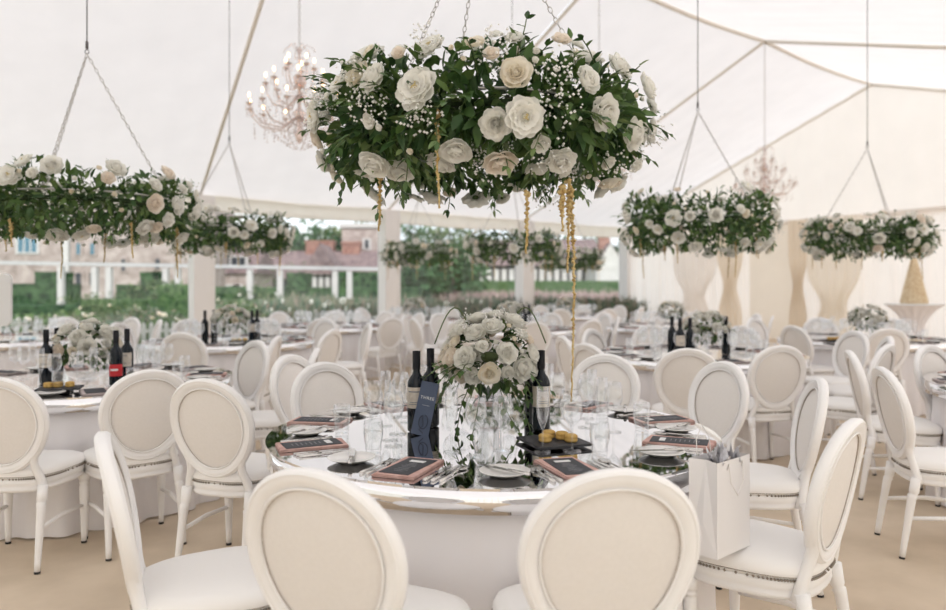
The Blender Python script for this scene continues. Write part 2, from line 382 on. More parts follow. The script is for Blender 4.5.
def chair_parts(lod=0):
    n = 48 if lod == 0 else 20; out = []
    mb = MB(); prof = [(0,-.010),(0,.010),(.007,.018),(.020,.020),(.034,.017),(.040,.012),(.052,.009),(.052,-.009),(.040,-.012),(.034,-.017),(.020,-.020),(.007,-.018)]
    if lod: prof = [(0,0),(.012,.018),(.045,.012),(.052,0),(.045,-.012),(.012,-.018)]
    vs = []; m = len(prof)
    for i in range(n):
        ph = 2*PI*i/n
        for (w, d) in prof: vs.append(egg(ph, w, d))
    fs = [(i*m+k, ((i+1) % n)*m+k, ((i+1) % n)*m+(k+1) % m, i*m+(k+1) % m) for i in range(n) for k in range(m)]
    mb.add(vs, fs)
    if not lod:
        for q, w_ in ((.0135, .048), (-.0135, .048), (.0185, .012), (-.0185, .012)): mb.tube([egg(2*PI*i/56, w_, q) for i in range(56)], .0035, 6, closed=True)
    for sx in (-1, 1):
        mb.tube([BP(sx*.172,.37), BP(sx*.160,.43), BP(sx*.140,.49), BP(sx*.138,.53), BP(sx*.158,.575), BP(sx*.186,.625)], [.020,.020,.019,.020,.020,.012], 8 if not lod else 5)
    out.append(('backrest_frame', mb, 'paint'))
    for nm, s, mt_ in (('front_pad', 1, 'linen'), ('rear_pad', -1, 'linen')):
        mb = MB(); R = 6 if not lod else 2; vs = [BP(0, ZC, s*(.026 if s > 0 else .010))]
        for r in range(1, R+1):
            k = r/R
            for i in range(n):
                ph = 2*PI*i/n; vs.append(egg(ph, .05, s*(.004+(.022 if s > 0 else .006)*(1-k**3)), k) if False else BP(((EA-.050)*cos(ph)*(1+.11*sin(ph)))*k, ZC+(EB-.050)*sin(ph)*k, s*(.004+(.022 if s > 0 else .007)*(1-k**3))))
        fs = [(0, 1+(i+1) % n, 1+i) if s > 0 else (0, 1+i, 1+(i+1) % n) for i in range(n)]
        fs = [q if s > 0 else q for q in fs]
        for r in range(R-1):
            for i in range(n):
                q = (1+r*n+i, 1+r*n+(i+1) % n, 1+(r+1)*n+(i+1) % n, 1+(r+1)*n+i); fs.append(q[::-1] if s < 0 else q)
        mb.add(vs, fs); out.append((nm, mb, mt_))
    if not lod:
        mb = MB(); mb.tube([egg(2*PI*i/60, .0515, .009) for i in range(60)], .0026, 5, closed=True)
        mb.tube([egg(2*PI*i/60, .0515, -.007) for i in range(60)], .0020, 5, closed=True); out.append(('pad_piping', mb, 'piping'))
    ns = 40 if not lod else 16
    mb = MB(); loft(mb, [seat_outline(.93,.93,.365,ns), seat_outline(.97,.97,.37,ns), seat_outline(.99,.99,.385,ns), seat_outline(.96,.96,.392,ns), seat_outline(.985,.985,.40,ns), seat_outline(1,1,.425,ns), seat_outline(.98,.98,.43,ns)])
    out.append(('seat_frame', mb, 'paint'))
    mb = MB(); loft(mb, [seat_outline(.98,.98,.428,ns), seat_outline(1.015,1.015,.44,ns), seat_outline(1.02,1.02,.455,ns), seat_outline(.98,.98,.474,ns), seat_outline(.85,.85,.487,ns), seat_outline(.55,.55,.497,ns), seat_outline(.2,.2,.50,ns)])
    out.append(('seat_cushion', mb, 'leatherette'))
    if not lod:
        mb = MB(); o = seat_outline(1.014,1.014,.4325,120)
        for p in o: mb.octa(p, .0056)
        mb.tube(seat_outline(1.012,1.012,.4415,60), .0018, 4, closed=True); out.append(('nailhead_trim', mb, 'nail'))
    for sx in (-1, 1):
        mb = MB(); mb.lathe([(.0,.372),(.025,.372),(.026,.335),(.018,.330),(.024,.322),(.024,.314),(.017,.309),(.022,.302),(.023,.27),(.015,.05),(.013,.012),(.0,.012)] if not lod else [(.024,.37),(.022,.30),(.013,0)], 12 if not lod else 6, c=(sx*.195,.165,0))
        if not lod: mb.lathe([(.0,.012),(.014,.012),(.014,.001),(0,.001)], 10, 1, c=(sx*.195,.165,0))
        out.append(('leg', mb, ('paint', 'glide')))
    for sx in (-1, 1):
        mb = MB(); mb.tube([(sx*.172,-.19,.40), (sx*.172,-.200,.33), (sx*.172,-.203,.322), (sx*.172,-.205,.314), (sx*.174,-.21,.30), (sx*.180,-.250,.05), (sx*.181,-.256,.010)], [.024,.024,.019,.024,.021,.015,.014], 10 if not lod else 5)
        if not lod: mb.tube([(sx*.181,-.256,.011), (sx*.181,-.257,.001)], .0145, 8, 1)
        out.append(('leg', mb, ('paint', 'glide')))
    for sx in (-1, 1):
        mb = MB(); mb.tube([(sx*.177,-.225,.20), (sx*.186,-.03,.212), (sx*.193,.160,.20)], [.010,.012,.010], 6); out.append(('stretcher', mb, 'paint'))
    return out
chair_proto = thing('banquet_chair', '-', 'chair')
for nm, mb, mt_ in chair_parts(0):
    mb.build(nm, [M[x] for x in mt_] if isinstance(mt_, tuple) else M[mt_], chair_proto)
fm = MB(); keys = ['paint','linen','leatherette','glide']
for nm, mb, mt_ in chair_parts(1): fm.merge(mb, mi=keys.index(mt_ if isinstance(mt_, str) else mt_[0]))
far_mesh = fm.mesh('banquet_chair', [M[k] for k in keys])
CHAIRS = []
def chair_at(ox, oy, rz, label, group=None, far=False):
    CHAIRS.append((ox, oy))
    if far:
        return tag(link('banquet_chair', far_mesh, None, (ox, oy, 0), (0, 0, rz)), label, 'chair', group)
    return dup(chair_proto, (ox, oy, 0), rz, label, group)
def chair_top(x, y, Y, fx, fy, label, far=False, dz=0):
    t = at(x, y, Y); f = Vector((fx, fy)).normalized(); o = Vector((t.x, t.y))+f*.30
    return chair_at(o.x, o.y, math.atan2(-f.x, f.y), label, None, far)

# ------------------------------------------------------------------ tables
TR = .915
TABLES = {
 'main': (.08, 3.10, 'the table with the navy THREE card'),
 'L1': (-2.52, 4.80, 'the table with the red-labelled bottle'),
 'R0': (3.75, 4.40, 'the table cut off at right edge'),
 'R1': (2.00, 6.60, 'the second table beneath the dense ring'),
 'L2': (-2.70, 8.25, 'the table before the left white pillar'),
 'R2': (4.48, 8.50, 'the table under the rightmost flower ring'),
 'M3': (.55, 10.5, 'the table before the narrow pillar'),
 'R3': (2.90, 11.1, 'the distant table by the ivory drapes'),
 'L3': (-2.20, 11.3, 'the table between the two left pillars'),
 'M2': (-1.00, 13.5, 'the distant table beside the middle pillar'),
 'L4': (-5.30, 8.60, 'the table under the far-left windows'),
 'B3': (2.05, 15.4, 'the farthest table by the last window'),
}
def disc(r, z, n=96):
    return [Vector((r*cos(2*PI*i/n), r*sin(2*PI*i/n), z)) for i in range(n)]
tproto = thing('banquet_table', '-', 'table')
mb = MB(); loft(mb, [disc(TR-.03,.70), disc(TR-.03,.742)]); mb.build('table_board', M['paint'], tproto, False)
mb = MB(); loft(mb, [disc(TR,.7425), disc(TR,.75)]); mb.build('mirror_top', M['mirror'], tproto, False)
mb = MB(); loft(mb, [disc(TR-.006,.672), disc(TR,.672), disc(TR,.742), disc(TR-.006,.742)], cap0=False, cap1=False); mb.build('mirror_edge', M['mirror'], tproto)
mb = MB(); mb.lathe([(.03,.70),(.03,.08),(.25,.03),(.25,.0)], 16); mb.build('pedestal', M['darksteel'], tproto)
cl = MB()
def cfn(u, v):
    a = 2*PI*u; fold = (.6*sin(a*17+.7*sin(3*a))+.4*sin(a*29+1.3*sin(2*a)))
    z = .700-.692*v; r = .865+.010*v+.040*fold*v**.7+.015*v*sin(5*a)
    return (r*cos(a), r*sin(a), z+.004*v*sin(9*a))
cl.grid(cfn, 420, 10); cloth_mesh = cl.mesh('tablecloth', M['cloth'])
for key, (x, y, d) in TABLES.items():
    t = dup(tproto, (x, y, 0), 0, 'round mirror-topped banquet table, '+d[4:].replace('the table', '').strip() if d.startswith('the ') else d)
    t['label'] = 'round mirror-topped banquet table: '+d[4:]
    tag(link('tablecloth', cloth_mesh, None, (x, y, 0), (0, 0, x*1.7)), 'white floor-length cloth draped round '+d, 'tablecloth')

# hand-placed chairs -------------------------------------------------
def toward(key, x, Y): tx, ty, _ = TABLES[key]; X = (x-CX)*Y/F; return tx-X, ty-Y
def ct(key, x, Y, label, turn=0, far=False):
    fx, fy = toward(key, x, Y); f = Vector((fx, fy)); f.rotate(Matrix.Rotation(math.radians(turn), 2))
    return chair_top(x, 0, Y, f.x, f.y, label, far)
ct('main', 307, 1.70, 'closest white medallion chair left of centre, seen from behind', -6)
ct('main', 619, 1.70, 'closest white medallion chair right of centre, seen from behind', -2)
ct('main', 100, 2.12, 'white chair seen edge-on at lower left, seat turned to the right', -16)
ct('main', 856, 2.34, 'white chair seen edge-on at lower right whose seat holds the gift bag', -7)
ct('main', 822, 3.38, 'white chair seen obliquely just behind the one with the gift bag', -24)
ct('main', 726, 4.14, 'white chair turned to the viewer beyond the right rim of the THREE table', -14)
ct('main', 607, 4.60, 'white chair facing the viewer behind the wine glasses right of the bottles')
ct('main', 322, 4.10, 'white chair with taupe-piped pad facing the viewer behind the THREE table')
ct('main', 288, 4.55, 'white chair seen edge-on, tucked left of the taupe-piped chair facing us', 25)
ct('main', 203, 3.36, 'white chair with dark-piped oval, back turned, left of the THREE table', 84)
ct('main', 470, 4.85, 'white chair hidden behind the tall white centrepiece of the THREE table')
ct('L1', -8, 3.42, 'white chair cut by the left edge, back to viewer, by the lilac tablecloth', -10)
ct('L1', 150, 3.72, 'white chair back to viewer in front of the red-labelled bottle', 0)
ct('L1', 258, 5.75, 'white oval chair facing left beyond the dark-piped chair')
chair_top(279, 0, 6.3, -1, -.05, 'white chair with tan pad behind the oval chair facing left')
chair_top(334, 0, 7.2, -1, .35, 'white chair edge-on showing its tan pad, right of the left-hand tables')
chair_top(370, 0, 8.4, -1, -.35, 'white chair standing free in the aisle, turned left, left of the dark bottles')
ct('R1', 782, 5.27, 'white chair with its back to us, just behind the gift bag chairs at right')
ct('R1', 688, 5.0, 'white chair with tan back panel in front of the dense right flower ring table', 8)
ct('R1', 561, 6.3, 'white chair seen edge-on left of the second table, facing right')
ct('R1', 590, 7.3, 'white chair facing us at the far left of the second table')
chair_top(585, 0, 5.45, .85, .55, 'white chair just behind the wine glasses, turned towards the second table')
ct('R0', 880, 3.85, 'white chair at right with full legs showing, turned to the right', -30)
ct('R0', 848, 4.86, 'white chair with tan pad tucked behind the full-legged chair at right', 2)
ct('R0', 927, 5.33, 'white oval chair facing us across the table cut off at right')
ct('R1', 856, 7.0, 'narrow-looking white chair facing left, behind the tan-padded one at right')
chair_top(889, 0, 7.4, .1, 1, 'white chair with tan back panel under the rightmost flower ring')
chair_top(792, 0, 7.9, .8, .3, 'white chair right of the second table with its back to the doorway drape')
# the other chairs around each table
SIDES = ['right side', 'far right side', 'far side right of middle', 'far side', 'far side left of middle', 'far left side', 'left side', 'near left side', 'near side left of middle', 'near side', 'near side right of middle', 'near right side']
rr = random.Random(4)
cnt = {}
for key, (tx, ty, d) in TABLES.items():
    if key == 'main': continue
    n = 10; ph0 = rr.uniform(0, .6)
    for i in range(n):
        a = ph0+2*PI*i/n; r = 1.20+rr.uniform(-.03, .12)
        ox, oy = tx+r*cos(a), ty+r*sin(a)
        px = CX+ox/oy*F
        if px < -70 or px > 1010: continue
        if any((ox-cx)**2+(oy-cy)**2 < .60**2 for cx, cy in CHAIRS): continue
        if any((ox-t[0])**2+(oy-t[1])**2 < (TR+.22)**2 for kk, t in TABLES.items() if kk != key): continue
        idx = int(round(a/(2*PI)*12)) % 12
        rz = a+PI/2+rr.uniform(-.12, .12)
        far = ty > 9
        cnt.setdefault((key, idx), 0); cnt[(key, idx)] += 1
        lab = 'white chair, %s, at %s' % (SIDES[idx], d)
        chair_at(ox, oy, rz, lab, None, far)

# ------------------------------------------------------------------ flowers
def petal(mb, ang, r0, tilt, L, W, cup, rnd, mi=0, nu=3, nv=3):
    ca, sa = cos(ang), sin(ang); ct_, st = cos(tilt), sin(tilt)
    fr_ = [rnd.uniform(-.12, .12) for _ in range(8)]
    def fn(u, v):
        w = (u-.5)*2; wid = W*(.50+.62*sin(PI*(.08+.72*v)))
        x = w*wid*.5; l = L*v*(1-.20*w*w*v)
        out = r0+l*ct_; zz = l*st - cup*W*(1-w*w)*.3*sin(PI*v) + (L*.10*fr_[int((u+v*2)*2.3) % 8])*v
        out += -abs(w)*wid*.12 - (L*.18*v*v if st > .6 else -L*.05*v*v)
        return (out*ca-x*sa, out*sa+x*ca, zz)
    mb.grid(fn, nu, nv, mi)
def flower_mesh(name, kind, seed, m, nu=3):
    rnd = random.Random(seed); mb = MB()
    if kind == 'peony': layers = [(7,.28,.05,.66,.50),(8,.27,.40,.60,.46),(9,.22,.75,.54,.40),(10,.15,1.0,.52,.32),(9,.08,1.2,.50,.26),(6,.02,1.4,.48,.20)]
    elif kind == 'rose': layers = [(6,.26,.25,.60,.58),(6,.20,.55,.55,.52),(6,.13,.85,.48,.42),(5,.07,1.15,.44,.32),(4,.03,1.4,.42,.24)]
    elif kind == 'open': layers = [(8,.24,.05,.74,.50),(8,.22,.30,.66,.46),(7,.18,.6,.5,.38),(7,.14,1.0,.30,.26)]
    else: layers = [(5,.12,.85,.75,.60),(4,.06,1.2,.72,.5),(3,.02,1.45,.7,.4)]
    for (n, r0, tilt, L, W) in layers:
        a0 = rnd.uniform(0, 6)
        for i in range(n): petal(mb, a0+2*PI*i/n+rnd.uniform(-.15, .15), r0, tilt+rnd.uniform(-.12, .12), L*rnd.uniform(.9, 1.08), W*1.55, 1, rnd, 0, nu, 3)
    if kind == 'open':
        for i in range(26):
            a = rnd.uniform(0, 6.28); r = rnd.uniform(0, .15); mb.octa((r*cos(a), r*sin(a), .18+rnd.uniform(0,.08)), .035, 1)
    elif kind == 'rose': mb.ball((0,0,.22), .13, 8, 5, 0)
    mb.ball((0,0,-.06), .22, 8, 4, 2, (1,1,.5)); mb.ball((0,0,.06), .20, 8, 4, 0, (1,1,.8))
    return mb.mesh(name, [m, M['core'], M['stem']])
FM = {'peony': [flower_mesh('peony', 'peony', s, M['petal']) for s in (1, 2)],
      'rose': [flower_mesh('rose', 'rose', 3, M['cream_petal']), flower_mesh('rose', 'rose', 4, M['petal']), flower_mesh('rose', 'rose', 8, M['blush_petal'])],
      'anemone': [flower_mesh('open_rose', 'open', 5, M['petal'])],
      'bud': [flower_mesh('rose_bud', 'bud', 6, M['petal']), flower_mesh('rose_bud', 'bud', 7, M['cream_petal'])]}
FN = {'peony': 'peony', 'rose': 'rose', 'anemone': 'open_rose', 'bud': 'rose_bud'}
def put_flower(kind, rnd, p, d, r, parent):
    d = Vector(d).normalized(); q = d.to_track_quat('Z', 'Y'); e = q.to_matrix() @ Matrix.Rotation(rnd.uniform(0, 6.28), 3, 'Z')
    o = link(FN[kind], rnd.choice(FM[kind]), parent, p, None, r); o.rotation_euler = e.to_euler(); return o
def rand_dir(rnd):
    while True:
        v = Vector((rnd.uniform(-1,1), rnd.uniform(-1,1), rnd.uniform(-1,1)))
        if .1 < v.length < 1: return v.normalized()
def sprig(mb, p, d, L, rnd, leafL, leafW, n=7, mi_leaf=0, mi_stem=1, droop=.5):
    p = Vector(p); d = Vector(d).normalized(); pts = [p.copy()]
    for i in range(n):
        d = (d+Vector((rnd.uniform(-.15,.15), rnd.uniform(-.15,.15), -droop/n))).normalized(); p = p+d*(L/n); pts.append(p.copy())
        side = d.cross(Vector((0,0,1))); side = side.normalized() if side.length > .05 else d.orthogonal()
        s_ = side*(1 if i % 2 else -1)+rand_dir(rnd)*.35
        k = 1-.35*i/n
        mb.leaf(p, d*.6+s_*.8, Vector((0,0,1))+rand_dir(rnd)*.4, leafL*k*rnd.uniform(.8,1.15), leafW*k, mi_leaf, rnd.uniform(.05,.3))
    mb.leaf(p, d, Vector((0,0,1))+rand_dir(rnd)*.3, leafL*.7, leafW*.7, mi_leaf)
    mb.tube(pts, [.0025]*len(pts), 3, mi_stem, caps=False)
def strand_mesh(L, seed, th=.012):
    rnd = random.Random(seed); mb = MB(); n = int(L/.012); x = y = 0
    pts = []
    for i in range(n):
        t = i/n; x += rnd.uniform(-.002,.002); y += rnd.uniform(-.002,.002); pts.append((x, y, -L*t))
    mb.tube(pts, .004, 4)
    for i, p in enumerate(pts):
        t = i/n; r = th*(1-.6*t)*rnd.uniform(.6, 1.15)
        for k in range(3): mb.octa((p[0]+rnd.uniform(-r,r)*.6, p[1]+rnd.uniform(-r,r)*.6, p[2]+rnd.uniform(-.006,.006)), r*.75)
    return mb.mesh('amaranthus_strand', M['amar'])
STR = [strand_mesh(.22, 1), strand_mesh(.34, 2, .011), strand_mesh(.16, 3, .015), strand_mesh(.78, 4, .010), strand_mesh(.34, 5, .013)]
def chain_mb(mb, a, b, link_l=.03, r=.0022, w=.007):
    a, b = Vector(a), Vector(b); d = b-a; L = d.length; n = max(2, int(L/(link_l*.8))); t = d/L; q = t.to_track_quat('Z', 'Y').to_matrix()
    for i in range(n):
        c = a+d*((i+.5)/n); R = q @ Matrix.Rotation(PI/2*(i % 2), 3, 'Z'); pts = []
        for k in range(8):
            an = 2*PI*k/8; pts.append(c+R@Vector((w*cos(an), 0, link_l/2*sin(an))))
        mb.tube(pts, r, 4, closed=True)
def ring(label, x, y, z, seed, R=.52, zt=.20, rt=.14, nl=1500, nf=46, leafL=.065, strands=7, apex=1.0, roof=None, main=False, group=None, cr=1.):
    rnd = random.Random(seed); t = thing('flower_ring', label, 'floral arrangement', (x, y, z), 0, group)
    mb = MB()
    mb.tube([(R*cos(2*PI*i/32), R*sin(2*PI*i/32), 0) for i in range(32)], .014, 6, closed=True); mb.build('moss_core', M['moss'], t)
    mb = MB(); mb.tube([(R*cos(2*PI*i/48), R*sin(2*PI*i/48), .05) for i in range(48)], .006, 5, closed=True); mb.build('hoop', M['steel'], t)
    mb = MB()
    def torus(a, b, k=1.):
        rad = R+rt*k*cos(b); return Vector((rad*cos(a), rad*sin(a), zt*k*sin(b)))
    for i in range(nl):
        a = rnd.uniform(0, 2*PI); b = rnd.uniform(0, 2*PI); k = rnd.random()**.5*.95 if i % 4 else rnd.random()*.45
        lump = 1+.45*noise.noise(Vector((cos(a)*2.6+seed, sin(a)*2.6, b*.5)))
        p = torus(a, b, k*lump); d = (p-Vector((R*cos(a), R*sin(a), 0))); d.normalize(); d = d+rand_dir(rnd)*.8
        mb.leaf(p, d, rand_dir(rnd)+Vector((0,0,1)), leafL*rnd.uniform(.6, 1.2), leafL*rnd.uniform(.34,.5), 0, rnd.uniform(0,.35))
    for i in range(int(nl/18)):
        a = rnd.uniform(0, 2*PI); b = rnd.uniform(0, 2*PI); p = torus(a, b, .6); d = (p-Vector((R*cos(a), R*sin(a), 0))).normalized()+rand_dir(rnd)*.4
        d.z *= .55; sprig(mb, p, d, rnd.uniform(.10, .20)*(1.1 if main else .8), rnd, leafL*.75, leafL*.36, 6, rnd.choice((0, 2)))
    mb.build('foliage', [M['leaf'], M['stem'], M['leaf2']], t)
    # small white filler blossom
    mb = MB()
    for i in range(46 if main else 16):
        a = rnd.uniform(0, 2*PI); b = rnd.uniform(-.6, PI+.6) if rnd.random() < .6 else rnd.uniform(0, 6.28); c = torus(a, b, 1.22 if main else 1.12)
        for j in range(70 if main else 30):
            q = c+rand_dir(rnd)*rnd.random()**.5*.085; mb.octa(q, rnd.uniform(.0035, .0065) if main else .007, 0)
    mb.build('gypsophila', M['gyp'], t)['kind'] = 'stuff'
    placed = []
    tries = 0
    while len(placed) < nf and tries < 6000:
        tries += 1
        a = rnd.uniform(0, 2*PI); b = rnd.gauss(0, .75) if rnd.random() < .6 else rnd.uniform(-PI*.55, PI*.6); 
        if rnd.random() < .15: b = rnd.uniform(0, 2*PI)
        i = len(placed)
        big = i < nf*.36
        r = rnd.uniform(.058,.080) if (big and main) else rnd.uniform(.045,.060) if big else rnd.uniform(.030,.044) if i < nf*.75 else rnd.uniform(.018,.026)
        p = torus(a, b, 1.14+(.22 if main else .12)*rnd.random()); 
        if any((p-q).length < (r+r2)*.74 for q, r2 in placed): continue
        d = (p-Vector((R*cos(a), R*sin(a), 0))).normalized()+Vector((cos(a), sin(a), -.1))*.5+rand_dir(rnd)*.35
        kind = rnd.choice(('peony','anemone','peony','rose')) if big else rnd.choice(('rose','anemone','peony')) if i < nf*.75 else 'bud'
        put_flower(kind, rnd, p, d, r*cr, t); placed.append((p, r))
    for i in range(strands):
        a = 2*PI*i/strands+rnd.uniform(-.3,.3); link('amaranthus_strand', rnd.choice(STR[:3]), t, ((R+.04)*cos(a), (R+.04)*sin(a), -zt*.75), (0,0,rnd.uniform(0,6)))
    for i in range(3):
        a = 2*PI*i/3+seed*.7+.5; mb = MB(); chain_mb(mb, (R*cos(a), R*sin(a), .05), (0, 0, apex), .032 if main else .04, .0022 if main else .003, .008); mb.build('chain', M['steel'], t)
    mb = MB(); mb.tube([(.014*cos(k*PI/4), 0, apex+.015+.014*sin(k*PI/4)) for k in range(8)], .003, 5, closed=True)
    mb.lathe([(0,.0),(.010,.005),(.010,.05),(.0,.055)], 8, c=(0,0,apex+.03)); mb.build('hook', M['darksteel'], t)
    top = roof if roof else 5.2
    mb = MB(); mb.tube([(0,0,apex+.08), (0,0,top-z)], .004, 6); mb.build('cable', M['darksteel'], t)
    return t
def roof_z(x, y):
    w = (P(1)-P(0)).normalized(); n = Vector((w.y, -w.x, 0)); 
    d = abs((Vector((x, y, 0))-P(0)).dot(n)); D = abs((A(0)-P(0)).dot(n)); u = d/D
    return EAVE+(RIDGE-EAVE)*(u if u < 1 else max(0, 2-u)) - .05
mr = ring('large dense ring of white peonies and dark leaves hanging over the THREE table', .05, 3.08, 1.99, 11, R=.505, zt=.175, rt=.145, nl=3300, nf=136, leafL=.082, strands=0, roof=roof_z(.05, 3.1), main=True)
for (sx, sy, sY, si) in ((380,176,2.85,0), (437,112,2.52,1), (527,192,2.56,0), (562,188,2.60,2), (568,180,2.66,4), (572,188,2.68,3)):
    p = at(sx, sy, sY)-Vector((.05, 3.08, 1.99)); link('amaranthus_strand', STR[si], mr, p)
rg = [('long ring of white and cream blooms over the left table with the red-labelled bottle', -2.53, 4.85, 1.87, 21),
      ('ring of white blooms before the left white pillar, below the chandelier', -2.70, 8.20, 1.93, 22),
      ('tall dense ring of cream roses hanging right of centre', 2.02, 6.65, 1.92, 23),
      ('rightmost ring of cream roses hanging before the ivory drapes', 4.45, 8.35, 1.90, 24),
      ('distant flower ring before the narrow pillar behind the centre', .55, 10.4, 1.90, 25),
      ('small distant flower ring just right of the middle white pillar', -.98, 13.4, 1.93, 26),
      ('farthest flower ring, right end of the row before the last window', 2.05, 15.4, 1.90, 27)]
for (lab, x, y, z, sd) in rg:
    lo = y > 9
    ring(lab, x, y, z, sd, nl=2000 if not lo else 1100, nf=100 if not lo else 70, leafL=.072 if not lo else .08, roof=roof_z(x, y), strands=8 if sd != 24 else 7, zt=.185 if sd != 23 else .225, rt=.14, cr=1.28)

# ------------------------------------------------------------------ centrepieces
def arrangement(label, x, y, z0, seed, R=.17, H=.22, nf=20, main=False):
    rnd = random.Random(seed); t = thing('floral_centrepiece', label, 'floral arrangement', (x, y, z0))
    mb = MB(); mb.lathe([(0,.004),(.055,.004),(.06,.0),(.055,.008),(.012,.02),(.010,.05),(.03,.07),(.06,.10),(.065,.16),(.062,.165),(.06,.16),(.055,.10),(.0,.085)] if not main else [(0,.003),(.05,.003),(.052,.01),(.050,.20),(.055,.22),(.052,.22),(.046,.20),(.046,.012),(0,.012)], 20); mb.build('vase', M['glass'], t)
    cz = .22 if not main else .30
    mb = MB()
    mb.ball((0,0,cz), R*.22, 10, 6, 1, (1,1,H/R*.7))
    for i in range(200 if main else 110):
        d = rand_dir(rnd); p = Vector((d.x*R*.8, d.y*R*.8, cz+d.z*H*.7)); mb.leaf(p, d+rand_dir(rnd)*.7+Vector((0,0,-.25)), rand_dir(rnd)+Vector((0,0,1)), .055*rnd.uniform(.7,1.3), .028, 0, rnd.uniform(0,.4))
    for i in range(26 if main else 10):
        a = rnd.uniform(0, 6.28); sprig(mb, (cos(a)*R*.6, sin(a)*R*.6, cz-.03), (cos(a), sin(a), rnd.uniform(-.9, .9)), rnd.uniform(.12,.22) if main else .12, rnd, .045, .022, 6, rnd.choice((0,2)), 1, 1.0)
    if main:
        for a in (-.5, -1.2, -2., .3, -2.7): sprig(mb, (cos(a)*R*.5, sin(a)*R*.5, cz-.10), (cos(a)*.7, sin(a)*.7, -1), .22, rnd, .05, .03, 8, 0, 1, .1)
        for k in (0, 3):   # the trailing stems curling at the rim
            a = -2.9+k*.95; mb.tube([(cos(a)*R*(.4+.95*u/10), sin(a)*R*(.4+.95*u/10), cz+.08+.13*sin(PI*u/10*1.05)) for u in range(11)], .003, 5, 1)
    mb.build('foliage', [M['leaf'], M['stem'], M['leaf2']], t)
    placed = []; tries = 0
    while len(placed) < nf and tries < 4000:
        tries += 1; d = rand_dir(rnd)
        if d.z < -.35: continue
        i = len(placed); r = rnd.uniform(.050,.066) if i < nf*.45 else rnd.uniform(.034,.046) if i < nf*.8 else .022
        k = 1.0+.12*rnd.random(); p = Vector((d.x*R*k, d.y*R*k, cz+d.z*H*k))
        if any((p-q).length < (r+r2)*.66 for q, r2 in placed): continue
        kind = rnd.choice(('peony','peony','peony','rose')) if i < nf*.45 else rnd.choice(('rose','peony')) if i < nf*.8 else 'bud'
        put_flower(kind, rnd, p, d+Vector((0,0,.2)), r, t); placed.append((p, r))
    mb = MB()
    for i in range(8 if main else 4):
        d = rand_dir(rnd); d.z = abs(d.z); c = Vector((d.x*R*1.15, d.y*R*1.15, cz+d.z*H*1.15))
        for j in range(30): mb.octa(c+rand_dir(rnd)*rnd.random()*.05, .005)
    mb.build('gypsophila', M['gyp'], t)['kind'] = 'stuff'
    return t
TZ = .75
arrangement('tall white peony centrepiece with trailing leaves on the THREE table', .07, 3.12, TZ, 31, R=.175, H=.165, nf=54, main=True)
ca = {'L1': ('round white and cream centrepiece between wine bottles on the left table', at(87,0,4.75)),
      'R1': ('white centrepiece standing behind two dark bottles on the second table', at(706,0,6.6)),
      'L2': ('white centrepiece at the foot of the left white pillar', at(231,0,8.3)),
      'R2': ('cream centrepiece under the rightmost flower ring', at(868,0,8.5)),
      'M3': ('white centrepiece just above the THREE table flowers, under the distant ring', at(510,0,10.5)),
      'R3': ('white centrepiece by the ivory drapes, left of the one behind two bottles', at(671,0,11.1)),
      'M2': ('small distant white centrepiece at the foot of the middle pillar', at(414,0,13.5)),
      'B3': ('farthest white centrepiece, below the last window', at(566,0,15.4))}
for k, (lab, p) in ca.items(): arrangement(lab, p.x, p.y, TZ+.001, 40+len(k)+ord(k[0])+ord(k[1]), R=.185, H=.14, nf=31)

# ------------------------------------------------------------------ bottles
def bottle_mesh():
    mb = MB(); mb.lathe([(0,.004),(.028,.0),(.036,.004),(.0375,.012),(.0375,.19),(.036,.205),(.028,.222),(.018,.235),(.0145,.25),(.0140,.32),(.0155,.322),(.0155,.328),(.012,.330),(0,.330)], 24)
    return mb.mesh('bottle_body', M['bottle'])
BM = bottle_mesh()
cm = MB(); cm.lathe([(.0162,.255),(.0164,.331),(0,.333)], 16); CM_ = cm.mesh('capsule', M['capsule'])
def label_mesh(z0, z1, a=1.5, r=.0382, m=None, ink=None, strip=False):
    mb = MB(); mb.grid(lambda u, v: (r*sin((u-.5)*2*a), -r*cos((u-.5)*2*a), z0+(z1-z0)*v), 14, 1)
    if ink:
        for (q0, q1, w) in ink: mb.grid(lambda u, v: ((r+.0004)*sin((u-.5)*2*w), -(r+.0004)*cos((u-.5)*2*w), q0+(q1-q0)*v), 8, 1, 1)
    return mb.mesh('bottle_label', [m, M['greyink'] if not strip else M['whiteink']])
LBL = label_mesh(.10, .185, 1.4, m=M['label'], ink=[(.165,.170,.7), (.115,.118,.6), (.123,.126,.5)])
LRED = label_mesh(.06, .13, 1.5, m=M['redlabel'], ink=[(.092,.104,.6)], strip=True)
def bottle(x, y, Y, label, kind=0, rz=0, z=TZ+.001):
    X = (x-CX)*Y/F; t = thing('wine_bottle', label, 'bottle', (X, Y, z), rz)
    link('bottle_body', BM, t); link('capsule', CM_, t)
    if kind == 0: link('bottle_label', LBL, t)['label'] = 'cream paper label'
    if kind == 1: link('bottle_label', LRED, t)['label'] = 'red label with white writing'
    return t
bottle(416.5, 0, 3.05, 'dark wine bottle with cream label standing behind the navy THREE card', 0, -.2)
bottle(430.5, 0, 3.17, 'dark wine bottle right of the one behind the THREE card, nearest the flowers', 0, .9)
bottle(541, 0, 3.08, 'dark wine bottle with cream label right of the white centrepiece', 0, .2)
bottle(533, 0, 3.2, 'dark wine bottle half hidden by the cream-labelled bottle right of the centrepiece', 2)
bottle(46, 0, 4.55, 'dark wine bottle with cream label left of the left table flowers', 0)
bottle(57, 0, 4.72, 'dark wine bottle half behind the cream-labelled one on the left table', 2)
bottle(116, 0, 4.45, 'dark wine bottle with red label on the left table', 1, .15)
bottle(127, 0, 4.62, 'dark wine bottle with pale label right of the red-labelled bottle', 0, -.2)
